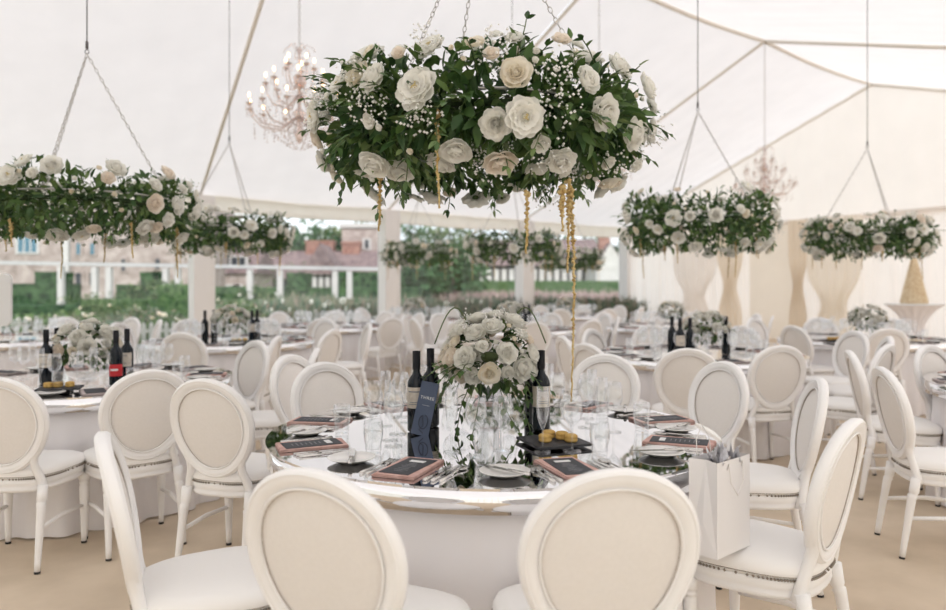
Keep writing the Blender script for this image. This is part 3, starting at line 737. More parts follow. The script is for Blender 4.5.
bottle(205, 0, 8.1, 'dark bottle left of the centrepiece by the left white pillar', 2)
bottle(214, 0, 8.3, 'second dark bottle between left pillar and its centrepiece', 2)
bottle(252, 0, 8.1, 'dark bottle with pale label right of the centrepiece by the left pillar', 0)
bottle(257, 0, 8.4, 'dark bottle behind the pale-labelled one right of the pillar centrepiece', 2)
bottle(680, 0, 6.2, 'dark bottle with pale label left of the pair on the second table', 0)
bottle(690, 0, 6.2, 'dark bottle without visible label right of the pair on the second table', 2)
bottle(672, 0, 6.45, 'short-looking dark bottle behind the pair on the second table', 2)
bottle(524, 0, 10.4, 'distant dark bottle right of the centrepiece behind the centre', 2)
bottle(529, 0, 10.6, 'farther dark bottle beside the distant one behind the centre', 2)
bottle(726, 0, 6.5, 'dark bottle right of the centrepiece on the second table', 2)

# ------------------------------------------------------------------ glassware and settings
def gm(name, prof, n=20): mb = MB(); mb.lathe(prof, n); return mb.mesh(name, M['glass'])
WINE = gm('wine_glass', [(0,.003),(.034,.0),(.034,.003),(.006,.007),(.004,.015),(.004,.085),(.010,.095),(.030,.112),(.040,.140),(.038,.170),(.031,.205),(.030,.205),(.037,.168),(.038,.142),(.028,.115),(0,.099)])
FLUTE = gm('champagne_flute', [(0,.003),(.030,.0),(.030,.003),(.005,.007),(.0035,.015),(.0035,.080),(.010,.095),(.020,.125),(.024,.160),(.021,.235),(.020,.235),(.022,.160),(.018,.127),(0,.10)])
TUMB = gm('tumbler', [(0,.004),(.026,.0),(.028,.006),(.030,.020),(.029,.030),(.033,.045),(.036,.075),(.034,.115),(.0325,.115),(.034,.075),(.031,.046),(.027,.030),(.026,.014),(0,.012)])
CARAFE = gm('carafe', [(0,.004),(.045,.0),(.050,.01),(.050,.12),(.035,.17),(.020,.20),(.022,.26),(.020,.26),(.018,.20),(.032,.17),(.046,.12),(.046,.012),(0,.012)])
pm = MB(); pm.lathe([(0,.004),(.045,.0),(.050,.004),(.080,.016),(.082,.018),(.080,.019),(.050,.008),(0,.007)], 32); PLATE = pm.mesh('side_plate', M['china'])
def napkin_mesh(m):
    mb = MB(); mb.box((0,0,.0035), (.145,.25,.006)); mb.box((.002,.001,.0085), (.140,.246,.003)); return mb.mesh('folded_napkin', m, False)
NAP = napkin_mesh(M['pink']); NAPG = napkin_mesh(M['greynapkin'])
mm = MB(); mm.box((0,0,.0112), (.105,.21,.002)); MENU = mm.mesh('menu_card', M['menu'], False)
mm = MB(); mm.box((0,.062,.0127), (.055,.022,.001)); NAME = mm.mesh('name_label', M['whiteink'], False)
mm = MB()
for i in range(7): mm.box((0,.030-.017*i,.0124), (.03+.02*((i*37) % 3)/2,.003,.0006))
PRINT = mm.mesh('print', M['greyink'], False)
def cut_mesh(kind):
    mb = MB()
    if kind == 'knife':
        mb.box((0,-.055,.004), (.012,.09,.006)); mb.grid(lambda u, v: ((u-.5)*.018*(1-.5*v**3), -.01+.125*v, .004), 2, 6); mb.grid(lambda u, v: ((u-.5)*.018*(1-.5*v**3), -.01+.125*v, .0025), 2, 6)
    elif kind == 'fork':
        mb.tube([(0,-.10,.003), (0,-.02,.004), (0,.03,.006), (0,.05,.004)], [.006,.003,.003,.006], 6)
        for i in range(4): mb.tube([((i-1.5)*.006,.05,.004), ((i-1.5)*.006,.075,.003), ((i-1.5)*.006,.10,.007)], .0016, 4)
        mb.box((0,.052,.004), (.022,.012,.002))
    else:
        mb.tube([(0,-.10,.003), (0,-.02,.004), (0,.04,.006), (0,.055,.004)], [.006,.003,.003,.005], 6); mb.ball((0,.075,.005), .02, 12, 6, 0, (1,1.5,.22))
    return mb.mesh({'knife': 'dinner_knife', 'fork': 'dinner_fork', 'spoon': 'dessert_spoon'}[kind], M['cutlery'])
KN, FK, SP = cut_mesh('knife'), cut_mesh('fork'), cut_mesh('spoon')
mx, my, _ = TABLES['main']
def polar(a, r, tx=None, ty=None): a = math.radians(a); return (mx if tx is None else tx)+r*cos(a), (my if ty is None else ty)+r*sin(a)
SET = [(247,.74,'nearest the closest left chair'), (289,.72,'nearest, below the macaroons'), (338,.76,'at the rim by the gift bag'), (14,.78,'at the right rim, by the oblique chair'),
       (50,.77,'at the far right before the chair facing us'), (90,.77,'at the far side behind the centrepiece'), (130,.77,'at the far left before the piped chair'), (168,.77,'at the left rim, farther of the two'), (206,.76,'at the left rim, nearer of the two')]
def small(name, me, a, r, label, cat, rz=0., z=TZ+.0006, group=None, jitter=0):
    x, y = polar(a, r); return tag(link(name, me, None, (x, y, z), (0, 0, rz)), label, cat, group)
for i, (a, r, w) in enumerate(SET):
    rz = math.radians(a)+PI/2; x, y = polar(a, r)
    tag(link('folded_napkin', NAP, None, (x, y, TZ+.0006), (0, 0, rz+rr.uniform(-.1,.1))), 'folded dusty pink napkin '+w, 'napkin')
    t = thing('menu_card', 'charcoal menu card on pink napkin '+w, 'menu', (x, y, TZ+.0006), rz+rr.uniform(-.08,.08))
    link('card', MENU, t); link('name_label', NAME, t)['label'] = 'small white name slip'; link('print', PRINT, t)
    small('side_plate', PLATE, a-17.5, .76, 'white side plate '+w, 'plate')
    x, y = polar(a-17.5, .76)
    tag(link('butter_knife', KN, None, (x, y, TZ+.0175), (0, 0, rz+.5)), 'silver butter knife laid across side plate '+w, 'knife')
    for j, (da, nm, me, tt) in enumerate(((-8.6,'dinner_fork',FK,'outer fork left of the napkin'), (-6.8,'dinner_fork',FK,'inner fork left of the napkin'), (8.3,'dinner_knife',KN,'inner knife right of the napkin'), (10.2,'dinner_knife',KN,'outer knife right of the napkin'), (12.2,'dessert_spoon',SP,'spoon outside the knives'))):
        q = math.radians(a+da)+PI/2-math.radians(da)*.9
        small(nm, me, a+da, .76, 'silver '+tt.replace(' the','').replace(' left of napkin','').replace(' right of napkin','')+' '+w, nm.split('_')[1], q)
    small('wine_glass', WINE, a+15, .50, 'clear empty wine glass '+w, 'glass')
    small('champagne_flute', FLUTE, a+3, .46, 'slim clear champagne flute '+w, 'glass')
    small('tumbler', TUMB, a+19, .62 if i != 1 else .60, 'short waisted water tumbler '+w, 'glass')
    i != 8 and small('wine_glass', WINE, a+27, .40, 'second, inner clear wine glass '+w, 'glass')
0 and small('carafe', CARAFE, 262, .30, 'clear glass water carafe in front of the white centrepiece', 'carafe')
# macaroons on slate
sx, sy = .305, 2.80
t = thing('slate_tray', 'square black slate tray of mustard macaroons near right bottles', 'tray', (sx, sy, TZ+.001), .35)
mb = MB(); mb.box((0,0,.012), (.215,.215,.009)); mb.build('slate', M['slate'], t, False)
mb = MB()
for ax in (-.06,.06):
    for ay in (-.06,.06): mb.lathe([(.008,0),(.008,.0075),(0,.0075)], 10, c=(ax, ay, 0))
mb.build('feet', M['blackink'], t)
mc = MB(); mc.lathe([(0,.003),(.018,.0),(.024,.004),(.025,.009),(.0235,.012),(.0235,.016),(.025,.019),(.024,.025),(.018,.029),(0,.030)], 20)
MC = mc.mesh('macaroon', M['macaron'])
for (dx, dy, lab) in ((-.045,-.02,'front left mustard macaroon on the raised slate'), (.035,.0,'middle mustard macaroon resting behind on the raised slate'), (.045,-.055,'front right mustard macaroon on the raised slate'), (.0,.04,'rearmost mustard macaroon on the raised slate')):
    R = Matrix.Rotation(.35, 2) @ Vector((dx, dy)); tag(link('macaroon', MC, None, (sx+R.x, sy+R.y, TZ+.0180)), lab, 'macaroon')
for (px, Y, lab, k) in ((60, 4.2, 'dark slate with pastries before the left table flowers', 0), (240, 7.75, 'amber dish of pastries by the left pillar bottles', 1), (834, 7.9, 'amber dish of pastries on the table under the rightmost ring', 2)):
    X = (px-CX)*Y/F; t = thing('pastry_tray', lab, 'tray', (X, Y, TZ+.001), .3)
    mb = MB(); mb.box((0,0,.02), (.22,.16,.010)); mb.build('slate', M['slate'], t, False)
    mb = MB(); mb.box((0,0,.0075), (.12,.10,.015)); mb.build('foot', M['blackink'], t, False)
    for dx in (-.06, -.01, .05): link('pastry', MC, t, (dx, 0, .0255))
# THREE card hanging on its bottle
tp = at(421, 407, 3.0); t = thing('table_card', 'navy THREE card with black script propped against a wine bottle', 'sign', (-.215, 2.965, TZ+.002)); t.rotation_euler = (-.12, .22, .10)
mb = MB(); mb.box((0,0,.108), (.072,.003,.215)); mb.build('card', M['navy'], t, False)
def text(s, size, loc, m, parent, name='lettering', sp=1.0, rot=(PI/2,0,0)):
    cu = bpy.data.curves.new(name, 'FONT'); cu.body = s; cu.size = size; cu.align_x = 'CENTER'; cu.align_y = 'CENTER'; cu.space_character = sp; cu.extrude = .0002
    cu.materials.append(m); o = bpy.data.objects.new(name, cu); COL.objects.link(o); me = bpy.data.meshes.new_from_object(o); bpy.data.objects.remove(o)
    return link(name, me, parent, loc, rot)
text('THREE', .0175, (0, -.0025, .150), M['whiteink'], t, 'lettering', 1.15)
mb = MB(); mb.tube([(-.014+.002*i, -.0022, .1205+.0016*sin(i*2.1)) for i in range(15)], .0005, 4); mb.build('small_script', M['whiteink'], t)
mb = MB(); mb.tube([(.004+.017*sin(i*PI/10)*(1+.1*i/20), -.004, .055+.028*cos(i*PI/10)) for i in range(19)], .0014, 5)
mb.tube([(-.004,-.004,.082), (.006,-.004,.04), (-.008,-.004,.022), (.012,-.004,.010)], .0013, 5); mb.build('black_script', M['blackink'], t)
# settings on the other tables
def other_settings(key, full=True):
    tx, ty, d = TABLES[key]; ph = rr.uniform(0, 36); nm = d[4:]
    for i in range(10):
        a = ph+36*i; rz = math.radians(a)+PI/2
        x, y = polar(a, .75, tx, ty)
        if not -40 < CX+x/y*F < 990: continue
        tag(link('folded_napkin', NAPG if i % 3 else NAP, None, (x, y, TZ+.0006), (0,0,rz)), 'folded napkin at a place setting on '+d, 'napkin', 'napkins on '+d)
        t = link('menu_card', MENU, None, (x, y, TZ+.0006), (0,0,rz)); tag(t, 'charcoal menu card lying on a napkin, '+nm, 'menu', 'menu cards on '+d)
        x, y = polar(a-17, .76, tx, ty); tag(link('side_plate', PLATE, None, (x, y, TZ+.0006), (0,0,rz)), 'white side plate at a place setting on '+d, 'plate', 'side plates on '+d)
        for (da, r, me, n_, l_) in ((14,.50,WINE,'wine_glass','clear wine glass'), (2,.46,FLUTE,'champagne_flute','slim champagne flute'), (20,.62,TUMB,'tumbler','clear water tumbler'), (26,.38,WINE,'wine_glass','clear wine glass')):
            if ty > 12 and n_ == 'tumbler': continue
            x, y = polar(a+da, r, tx, ty); tag(link(n_, me, None, (x, y, TZ+.0006), (0,0,rr.uniform(0,6))), l_+' on '+d, 'glass', l_+'es on '+d)
        if ty < 9:
            for da, me, n_ in ((-8.5,FK,'dinner_fork'), (8.5,KN,'dinner_knife')):
                x, y = polar(a+da, .76, tx, ty); tag(link(n_, me, None, (x, y, TZ+.0006), (0,0,rz)), 'silver '+n_.split('_')[1]+' laid on '+d, n_.split('_')[1], n_.split('_')[1]+'s on '+d)
for k in TABLES:
    if k != 'main': other_settings(k)

# ------------------------------------------------------------------ gift bag
bx, by = .80, 2.40
t = thing('gift_bag', 'white paper gift bag with silver ribbon tissue on the lower right chair', 'bag', (bx, by, .499), .72)
mb = MB(); w, dd, h = .20, .10, .30
vs = [(-w/2,-dd/2,0),(w/2,-dd/2,0),(w/2,dd/2,0),(-w/2,dd/2,0),(-w/2,-dd/2,h),(w/2,-dd/2,h),(w/2,dd/2,h),(-w/2,dd/2,h),(-w/2+.004,0,h*.9),(w/2-.004,0,h*.9),(-w/2,0,h*.35),(w/2,0,h*.35)]
k_ = .018
vs += [(-w/2+k_,0,h),(w/2-k_,0,h)]
mb.add(vs, [(0,3,2,1),(0,1,5,4),(2,3,7,6),(0,4,12,10),(0,10,3),(3,10,12,7),(1,11,13,5),(1,2,11),(2,6,13,11)]); mb.build('bag_body', M['bag'], t, False)
for sy_, q in ((-1, 0), (1, 0)):
    mb = MB(); mb.tube([(-.045, sy_*(dd/2+.003), h-.03), (-.042, sy_*(dd/2+.006), h-.01), (-.038, sy_*(dd/2+.012), h-.07 if sy_ < 0 else h+.05), (0, sy_*(dd/2+.014), h-.115 if sy_ < 0 else h+.09), (.038, sy_*(dd/2+.012), h-.07 if sy_ < 0 else h+.05), (.042, sy_*(dd/2+.006), h-.01), (.045, sy_*(dd/2+.003), h-.03)], .0018, 6); mb.build('handle', M['rope'], t)
mb = MB(); r_ = random.Random(5)
for i in range(16):
    a = r_.uniform(0, 6.28); c = Vector((r_.uniform(-.06,.07), r_.uniform(-.03,.03), h-.02)); d = Vector((cos(a), sin(a), 1.2)).normalized(); s_ = d.orthogonal().normalized()
    mb.grid(lambda u, v: tuple(c+d*(.042*v)+s_*((u-.5)*.05*(.4+v))+Vector((0,0,1))*.012*sin(u*9+i)), 5, 4)
mb.build('tissue_ribbon', M['tissue'], t)

# ------------------------------------------------------------------ chandeliers
def chandelier(label, x, y, zb, S, lit, seed):
    rnd = random.Random(seed); t = thing('chandelier', label, 'chandelier', (x, y, zb))
    H = 1.12*S
    mb = MB(); mb.lathe([(0,.10*H),(.03*S,.14*H),(.05*S,.2*H),(.02*S,.24*H),(.03*S,.33*H),(.07*S,.38*H),(.02*S,.43*H),(.015*S,.6*H),(.05*S,.64*H),(.06*S,.70*H),(.02*S,.74*H),(.012*S,.9*H),(.03*S,.95*H),(0,.99*H)], 16); mb.build('glass_column', M['crystal'], t)
    for (n, R, z0, zt, off) in ((12, .50, .36, .44, 0.), (8, .33, .55, .66, .2), (5, .15, .72, .82, .4)):
        am = MB(); am.tube([(0.02,0,z0*H), (R*S*.35,0,(z0-.12)*H), (R*S*.75,0,(z0-.10)*H), (R*S*.97,0,(z0+.0)*H), (R*S,0,(zt-.03)*H)], [.007*S,.008*S,.008*S,.006*S,.006*S], 6)
        am.lathe([(.006*S,(zt-.04)*H),(.035*S,(zt-.02)*H),(.036*S,(zt-.015)*H),(.008*S,(zt-.02)*H)], 10, c=(R*S,0,0))
        for i in range(6):   # drops hanging from cup and arm
            a = i*PI/3; 
            for q in range(3): am.octa((R*S+.034*S*cos(a), .034*S*sin(a), (zt-.035)*H-.022*S*q-.01), .007*S)
        for q, u in enumerate((.3,.5,.7,.9)):
            for w_ in range(4): am.octa((R*S*u, 0, (z0-.12)*H-.03*S*w_), .008*S*(1+.4*(w_ == 3)))
        ame = am.mesh('arm', M['crystal'])
        cd = MB(); cd.lathe([(.009*S,(zt-.02)*H),(.009*S,(zt+.03)*H),(0,(zt+.03)*H)], 8, c=(R*S,0,0)); cde = cd.mesh('candle_tube', M['bulb_off'])
        bb = MB(); bb.ball((R*S,0,(zt+.055)*H), .011*S, 8, 6, 0, (1,1,2.2)); bbe = bb.mesh('bulb', M['flame'] if lit else M['bulb_off'])
        for i in range(n):
            o = link('arm', ame, t, None, (0,0,off+2*PI*i/n)); link('candle_tube', cde, o); link('bulb', bbe, o)
    for i in range(14):        # swags of beads
        a = 2*PI*i/14; mb = MB()
        for q in range(16):
            u = q/15; rr_ = (.04+.44*u)*S; z = (.88-.52*u-.16*sin(PI*u))*H; mb.octa((rr_*cos(a), rr_*sin(a), z), .0075*S)
        mb.build('bead_swag', M['crystal'], t)
    for i in range(12):
        a = 2*PI*i/12; mb = MB()
        for q in range(12):
            u = q/11; mb.octa(((.40-.34*u)*S*cos(a), (.40-.34*u)*S*sin(a), (.34-.28*u**.6)*H), .009*S*(1.3 if q % 3 == 0 else .8))
        mb.build('bead_swag', M['crystal'], t)
    for i in range(6):
        a = 2*PI*i/6; mb = MB(); mb.tube([(0,0,.92*H), (.07*S*cos(a),.07*S*sin(a),1.0*H), (.14*S*cos(a),.14*S*sin(a),.97*H), (.16*S*cos(a),.16*S*sin(a),.93*H)], .004*S, 5); mb.build('crown_arm', M['crystal'], t)
    mb = MB(); chain_mb(mb, (0,0,.98*H), (0,0,RIDGE-.1-zb), .05, .004, .012); mb.build('chain', M['steel'], t)
    return t
a1, a2, a3 = A(1), A(2), A(3)
chandelier('lit crystal chandelier with warm candle bulbs, hanging left of the big flower ring', a1.x-.09, a1.y, 2.72, 1.04, True, 1)
chandelier('crystal chandelier mostly hidden behind the big flower ring', a2.x, a2.y, 2.72, 1.04, False, 2)
chandelier('pale unlit crystal chandelier above the second table, before the gable', a3.x, a3.y, 2.74, 1.06, False, 3)

# ------------------------------------------------------------------ cream-puff tower and stand, white board
cp = at(914, 0, 13.4); t = thing('pedestal_table', 'tall round white pedestal table carrying the cream tower, far right', 'table', (cp.x, cp.y, 0))
mb = MB(); loft(mb, [disc(.47,1.0,48), disc(.48,1.005,48), disc(.48,1.03,48)]); mb.build('tabletop', M['whitepaint'], t)
mb = MB(); mb.grid(lambda u, v: ((.44-.30*sin(PI*min(1, v*1.05))**.8+.02*sin(u*2*PI*14))*cos(2*PI*u), (.44-.30*sin(PI*min(1, v*1.05))**.8+.02*sin(u*2*PI*14))*sin(2*PI*u), 1.0-.98*v), 90, 12); mb.build('table_skirt', M['cloth'], t)
mb = MB(); r_ = random.Random(3)
mb.lathe([(.19,0),(.04,.80),(0,.84)], 20)
for i in range(22):
    z = .03+.8*i/22; rad = .195*(1-i/24)+.01; n = max(3, int(rad*2*PI/.045))
    for k in range(n): a = 2*PI*(k+.5*(i % 2))/n; mb.ball((rad*cos(a), rad*sin(a), z), .030, 6, 4)
tag(mb.build('cream_puff_tower', M['puff'], None, True, (cp.x, cp.y, 1.032)), 'tall cone-shaped cream puff tower on the far right pedestal table', 'cake')
wb = at(-13, 0, 5.9); t = thing('display_board', 'white rounded display board on a stand cut by the left edge', 'sign', (wb.x, wb.y, 0), .15)
mb = MB(); 
ol = [];
for (cx_, cz_, a0) in ((.13,1.40,0),(-.13,1.40,90),(-.13,1.08,180),(.13,1.08,270)):
    for k in range(5): a = math.radians(a0+22.5*k); ol.append((cx_+.05*cos(a), cz_+.05*sin(a)))
n = len(ol); mb.add([(x, -.02, z) for x, z in ol]+[(x, .02, z) for x, z in ol], [tuple(range(n)), tuple(range(2*n-1, n-1, -1))]+[(i, (i+1) % n+0, (i+1) % n+n, i+n)[::-1] for i in range(n)]); mb.build('board', M['whitepaint'], t, False)
mb = MB(); mb.tube([(0,0,1.05), (0,0,.02)], .015, 8); mb.lathe([(.16,0),(.15,.02),(.02,.03)], 20); mb.build('stand', M['whitepaint'], t)

# ------------------------------------------------------------------ outdoors
gp = MB(); gp.add([(4.5,-25,-.04),(70,-25,-.04),(70,40,-.04),(6.6,40,-.04),(5.4,24,-.04)], [(0,1,2,3,4)]); struct('unseen_bounce_ground', gp, M['bounce_ground'], False)  # unseen pale ground added to keep green lawn bounce off the end wall
g = MB(); g.add([(-120,-30,-.06),(140,-30,-.06),(140,260,-.06),(-120,260,-.06)], [(0,1,2,3)]); struct('ground', g, M['lawn'], False)
def hedge(x0, x1, y0, y1, Y, D, m, label, slant=0.):
    a, b_ = at(x0, y0, Y), at(x1, y0, Y); z1 = a.z; mb = MB(); L = b_.x-a.x; H = z1+.06
    nx, nz, ny = max(4, int(L/.25)), max(3, int(H/.25)), 3; o = Vector((a.x, Y, -.05)); r_ = random.Random(int(x0*3+y0))
    def dsp(p): n_ = noise.noise_vector(Vector(p)*2.2)*.07; return (p[0]+n_.x, p[1]+n_.y, p[2]+n_.z*.6)
    mb.grid(lambda u, v: dsp((o.x+L*u, Y, o.z+H*v)), nx, nz); mb.grid(lambda u, v: dsp((o.x+L*u, Y+D*v, o.z+H)), nx, ny)
    mb.grid(lambda u, v: dsp((o.x+L*u, Y+D, o.z+H*v)), nx, nz)
    mb.grid(lambda u, v: dsp((o.x, Y+D*u, o.z+H*v)), ny, nz); mb.grid(lambda u, v: dsp((o.x+L, Y+D*u, o.z+H*v)), ny, nz)
    lf = random.Random(int(x0)+int(Y*10))
    for i in range(int(min(1500, L*H*60))):
        p = dsp((o.x+L*lf.random(), Y-.01, o.z+H*lf.random())); mb.leaf(p, Vector((lf.uniform(-1,1), -1, lf.uniform(-.5,1))), Vector((0,0,1)), .09, .05)
    return tag(mb.build('hedge', m), label, 'hedge')
hedge(-30, 62, 284, 303, 33, 1.6, M['hedge'], 'dark clipped hedge behind the left pergola posts')
hedge(-40, 76, 306, 326, 22, 1.2, M['hedge'], 'nearer dark clipped hedge at the left, below the first')
hedge(34, 58, 272, 290, 38, 1.5, M['hedge'], 'small dark square hedge block under the stone house windows')
hedge(116, 128, 285, 300, 31, 1.2, M['hedge'], 'narrow dark clipped yew block, left of a pair before the stone house')
hedge(131, 139, 286, 300, 31.5, 1.2, M['hedge'], 'slimmer dark clipped yew block, right of the pair')
hedge(140, 157, 272, 288, 36, 1.5, M['hedge'], 'dark hedge block behind the pergola, left of the left pillar')
hedge(158, 188, 285, 330, 24, 1.4, M['hedge_light'], 'tall bright green hedge just left of the left white pillar')
hedge(150, 250, 287, 305, 30, 1.6, M['hedge'], 'long dark hedge right behind the left white pillar')
hedge(252, 420, 288, 302, 31, 1.6, M['hedge'], 'long dark hedge running between the left and middle pillars')
hedge(286, 306, 273, 284, 44, 1.6, M['hedge'], 'dark hedge end left of the half-timbered shed')
hedge(334, 480, 272, 285, 46, 1.6, M['hedge'], 'dark hedge right of the half-timbered shed')
hedge(80, 420, 300, 306, 25, 1.0, M['hedge_light'], 'low bright clipped hedge across the middle of the garden')
hedge(470, 640, 281, 288, 58, 1.5, M['hedge_light'], 'light green hedge below the distant half-timbered house')
def shrub(x, y0, Y, w, label, m, seed, n=700, fl=0, h=None, flm='petal', L=.12):
    a = at(x, y0, Y); H = a.z+.06; t = thing('rose_bush' if fl else 'shrub', label, 'bush', (a.x, Y, -.06)); r_ = random.Random(seed); mb = MB()
    for i in range(n):
        d = rand_dir(r_); k = r_.random()**.4; p = Vector((d.x*w*k, d.y*w*.7*k, H*.5+d.z*H*.5*k)); 
        if p.z < .0: p.z = .02
        mb.leaf(p, d+rand_dir(r_)*.8, rand_dir(r_)+Vector((0,0,1)), L*r_.uniform(.6,1.3), L*.5)
    mb.build('foliage', M[m], t)
    mb = MB()
    for i in range(4): mb.tube([(0,0,0), (r_.uniform(-.3,.3)*w, r_.uniform(-.2,.2)*w, H*.6)], .015, 5)
    mb.build('stem', M['bark'], t)
    for i in range(fl):
        d = rand_dir(r_); d.y = -abs(d.y); d.z = abs(d.z)*.9-.1; put_flower('bud' if i % 2 else 'rose', r_, (d.x*w, d.y*w*.7, H*.5+d.z*H*.55), d, r_.uniform(.06,.11), t)
sh = [(95,292,24,1.5,'tree_light',6,'pale green rose bush with white blooms before the stone house'), (70,312,19,1.0,'leaf2',9,'low rose bush with white roses by the near left hedge'),
      (20,316,18,1.2,'leaf2',10,'white-flowering bush at the left window corner'), (140,308,19,1.3,'meadow',6,'grey-green bush left of the bright tall hedge'), (170,318,17,.9,'leaf2',3,'small bush at the foot of the left pillar'),
      (110,300,22,1.2,'tree_light',4,'yellow-green bush between the pergola posts'), (160,280,26,1.4,'tree_light',0,'rounded bright green bush behind the pergola'), (252,285,24,1.2,'tree_light',4,'loose green bush right of the left white pillar'),
      (232,300,20,1.0,'meadow',5,'pale flowering bush right beside the left white pillar'), (345,268,50,3.4,'tree_light',0,'round pale tree before the tiled roofs'), (300,262,52,3.,'tree_light',0,'light green bush below the brick chimneys'), (240,300,19,.8,'leaf2',3,'tangled rose bush under the ring by the left pillar')]
for i, (x, y, Y, w, m, f, lab) in enumerate(sh): shrub(x, y, Y, w, lab, m, 60+i, 700, f, L=.16 if Y > 25 else .11)
# meadow planting: uncountable
def meadow(name, label, x0, x1, Y0, Y1, z, n, m, seed, w=.05):
    r_ = random.Random(seed); mb = MB()
    for i in range(n):
        Y = r_.uniform(Y0, Y1); x = r_.uniform(x0, x1); X = (x-CX)*Y/F; h = z*r_.uniform(.55, 1.15)*(1+.25*noise.noise(Vector((X*.5, Y*.5, 0))))
        d = Vector((r_.uniform(-.4,.4), r_.uniform(-.4,.4), 1)); mb.leaf((X, Y, -.05), d, Vector((r_.uniform(-1,1), -1, 0)), h, w*r_.uniform(.6,2), 0, .3)
        p = Vector((X, Y, -.05))+d.normalized()*h*r_.uniform(.6,.95)
        mb.leaf(p, rand_dir(r_), Vector((0,0,1)), .14, .07)
    return tag(mb.build(name, M[m]), label, 'plants', None, 'stuff')
meadow('meadow_plants', 'grey-green meadow planting with seed heads outside the middle windows', 225, 640, 20.5, 23.8, 1.0, 7000, 'meadow', 5, .06)
meadow('meadow_plants', 'low mixed border planting outside the left windows', -30, 232, 17.5, 21, .55, 2600, 'meadow', 6, .05)
meadow('dry_lavender', 'pinkish drift of lavender stems below the distant house', 400, 640, 34, 44, 1.05, 5000, 'lavender', 7, .07)
r_ = random.Random(9)
for i in range(26):
    x, y, Y = r_.choice((r_.uniform(260,372), r_.uniform(400,620))), r_.uniform(299,314), 21.5
    p = at(x, y, Y-.9); t = tag(link('white_rose', FM['rose'][1], None, p, (PI/2, 0, r_.uniform(0,6)), r_.uniform(.07,.11)), 'white rose bloom above the meadow planting', 'flower', 'white roses in the meadow planting')
# pergola
t = thing('pergola', 'long white pergola beam on grey posts across the garden', 'pergola', (0, 26, 0))
a, b_ = at(-40, 262, 26), at(378, 269, 27.5)
mb = MB(); mb.tube([a-Vector((0,26,0)), b_-Vector((0,26,0))], .085, 4); mb.build('beam', M['pergola'], t, False)
for x in (-10, 57, 90, 104, 160, 172, 245, 276, 333, 348):
    u = (x+40)/418; p = a.lerp(b_, u); mb = MB(); mb.box((p.x, p.y-26, p.z/2-.1), (.19,.19,p.z)); mb.build('post', M['quoin'], t, False)
# picket fence outside the windows
for k in range(-1, 4):
    a, b_ = P(k)-wn*.9, P(k+1)-wn*.9; L = (b_-a).length
    mb = MB(); n = int(L/.15)
    t = thing('picket_fence', 'white picket fence panel outside ' + ['the windows beyond the left edge', 'the window left of the left pillar', 'the window between left and middle pillars', 'the window between middle and narrow pillars', 'the window nearest the ivory drapes'][k+1], 'fence', (a.x, a.y, -.06), wang)
    for i in range(n):
        x = (i+.5)*L/n; mb.box((x, 0, .31), (.085, .02, .58)); mb.add([(x-.042,-.01,.60),(x+.042,-.01,.60),(x+.042,.01,.60),(x-.042,.01,.60),(x,0,.66)], [(0,1,4),(1,2,4),(2,3,4),(3,0,4)])
    mb.build('pickets', M['whitepaint'], t, False)
    for z in (.16, .46): mb = MB(); mb.box((L/2, .025, z), (L-.05, .03, .07)); mb.build('rail', M['whitepaint'], t, False)
# houses ------------------------------------------------------------
def win(parent, x, z, w, h, lights, y=-.03, frame='quoin', glass='blueglass'):
    mb = MB(); mb.box((x, y, z), (w+.24, .12, h+.24)); o = mb.build('window', M[frame], parent, False); mb = MB()
    for i in range(lights):
        lw = w/lights; mb.box((x-w/2+lw*(i+.5), y-.07, z), (lw*.74, .02, h))
    mb.build('pane', M[glass], o, False)
def gable_roof(parent, x0, x1, z0, h, D, m, ax='x', y0=-.3):
    mb = MB()
    if ax == 'x': mb.add([(x0-.3,y0,z0),(x1+.3,y0,z0),(x1+.3,y0+D/2+.3,z0+h),(x0-.3,y0+D/2+.3,z0+h),(x0-.3,y0+D+.6,z0),(x1+.3,y0+D+.6,z0)], [(0,1,2,3),(3,2,5,4),(0,3,4),(1,5,2),(0,4,5,1)])
    else: 
        xm = (x0+x1)/2; mb.add([(x0-.2,y0,z0),(xm,y0,z0+h),(x1+.2,y0,z0),(x0-.2,y0+D,z0),(xm,y0+D,z0+h),(x1+.2,y0+D,z0)], [(0,1,4,3),(1,2,5,4),(0,2,1),(3,4,5),(0,3,5,2)])
    return mb.build('roof', M[m], parent, False)
Y0 = 50.
def hx(x, Y=Y0): return (x-CX)*Y/F
def hz_(y, Y=Y0): return CAMZ-(y-HZ)*Y/F
t = thing('manor_house', 'pink-grey sandstone manor with blue mullioned windows, at left', 'house', (0, Y0, 0))
mb = MB(); mb.box(((hx(-80)+hx(196))/2, 4, 5.5), (hx(196)-hx(-80), 8, 11.2)); mb.build('wall', M['stone'], t, False)
gable_roof(t, hx(-80), hx(196), 11.1, 3.5, 8, 'tileroof')
mb = MB(); mb.box((hx(68), -.15, 5.5), (.4, .4, 11)); mb.build('buttress', M['quoin'], t, False)
win(t, hx(28), hz_(243), 1.35, 1.25, 3); win(t, hx(79), hz_(249), .34, .75, 1, frame='stone'); win(t, hx(93), hz_(249), .34, .75, 1, frame='stone'); win(t, hx(124), hz_(265), .34, .8, 1, frame='stone', glass='darkglass')
win(t, hx(79), hz_(279), .5, .8, 1, frame='stone', glass='darkglass'); win(t, hx(93), hz_(279), .5, .8, 1, frame='stone', glass='darkglass'); win(t, hx(158), hz_(264), .4, .7, 1, frame='stone', glass='darkglass')
win(t, hx(-14), hz_(243), 1.35, 1.25, 3)
t = thing('stone_cottage', 'low pale stone cottage with tiled roof right of the left white pillar', 'house', (0, 56, 0))
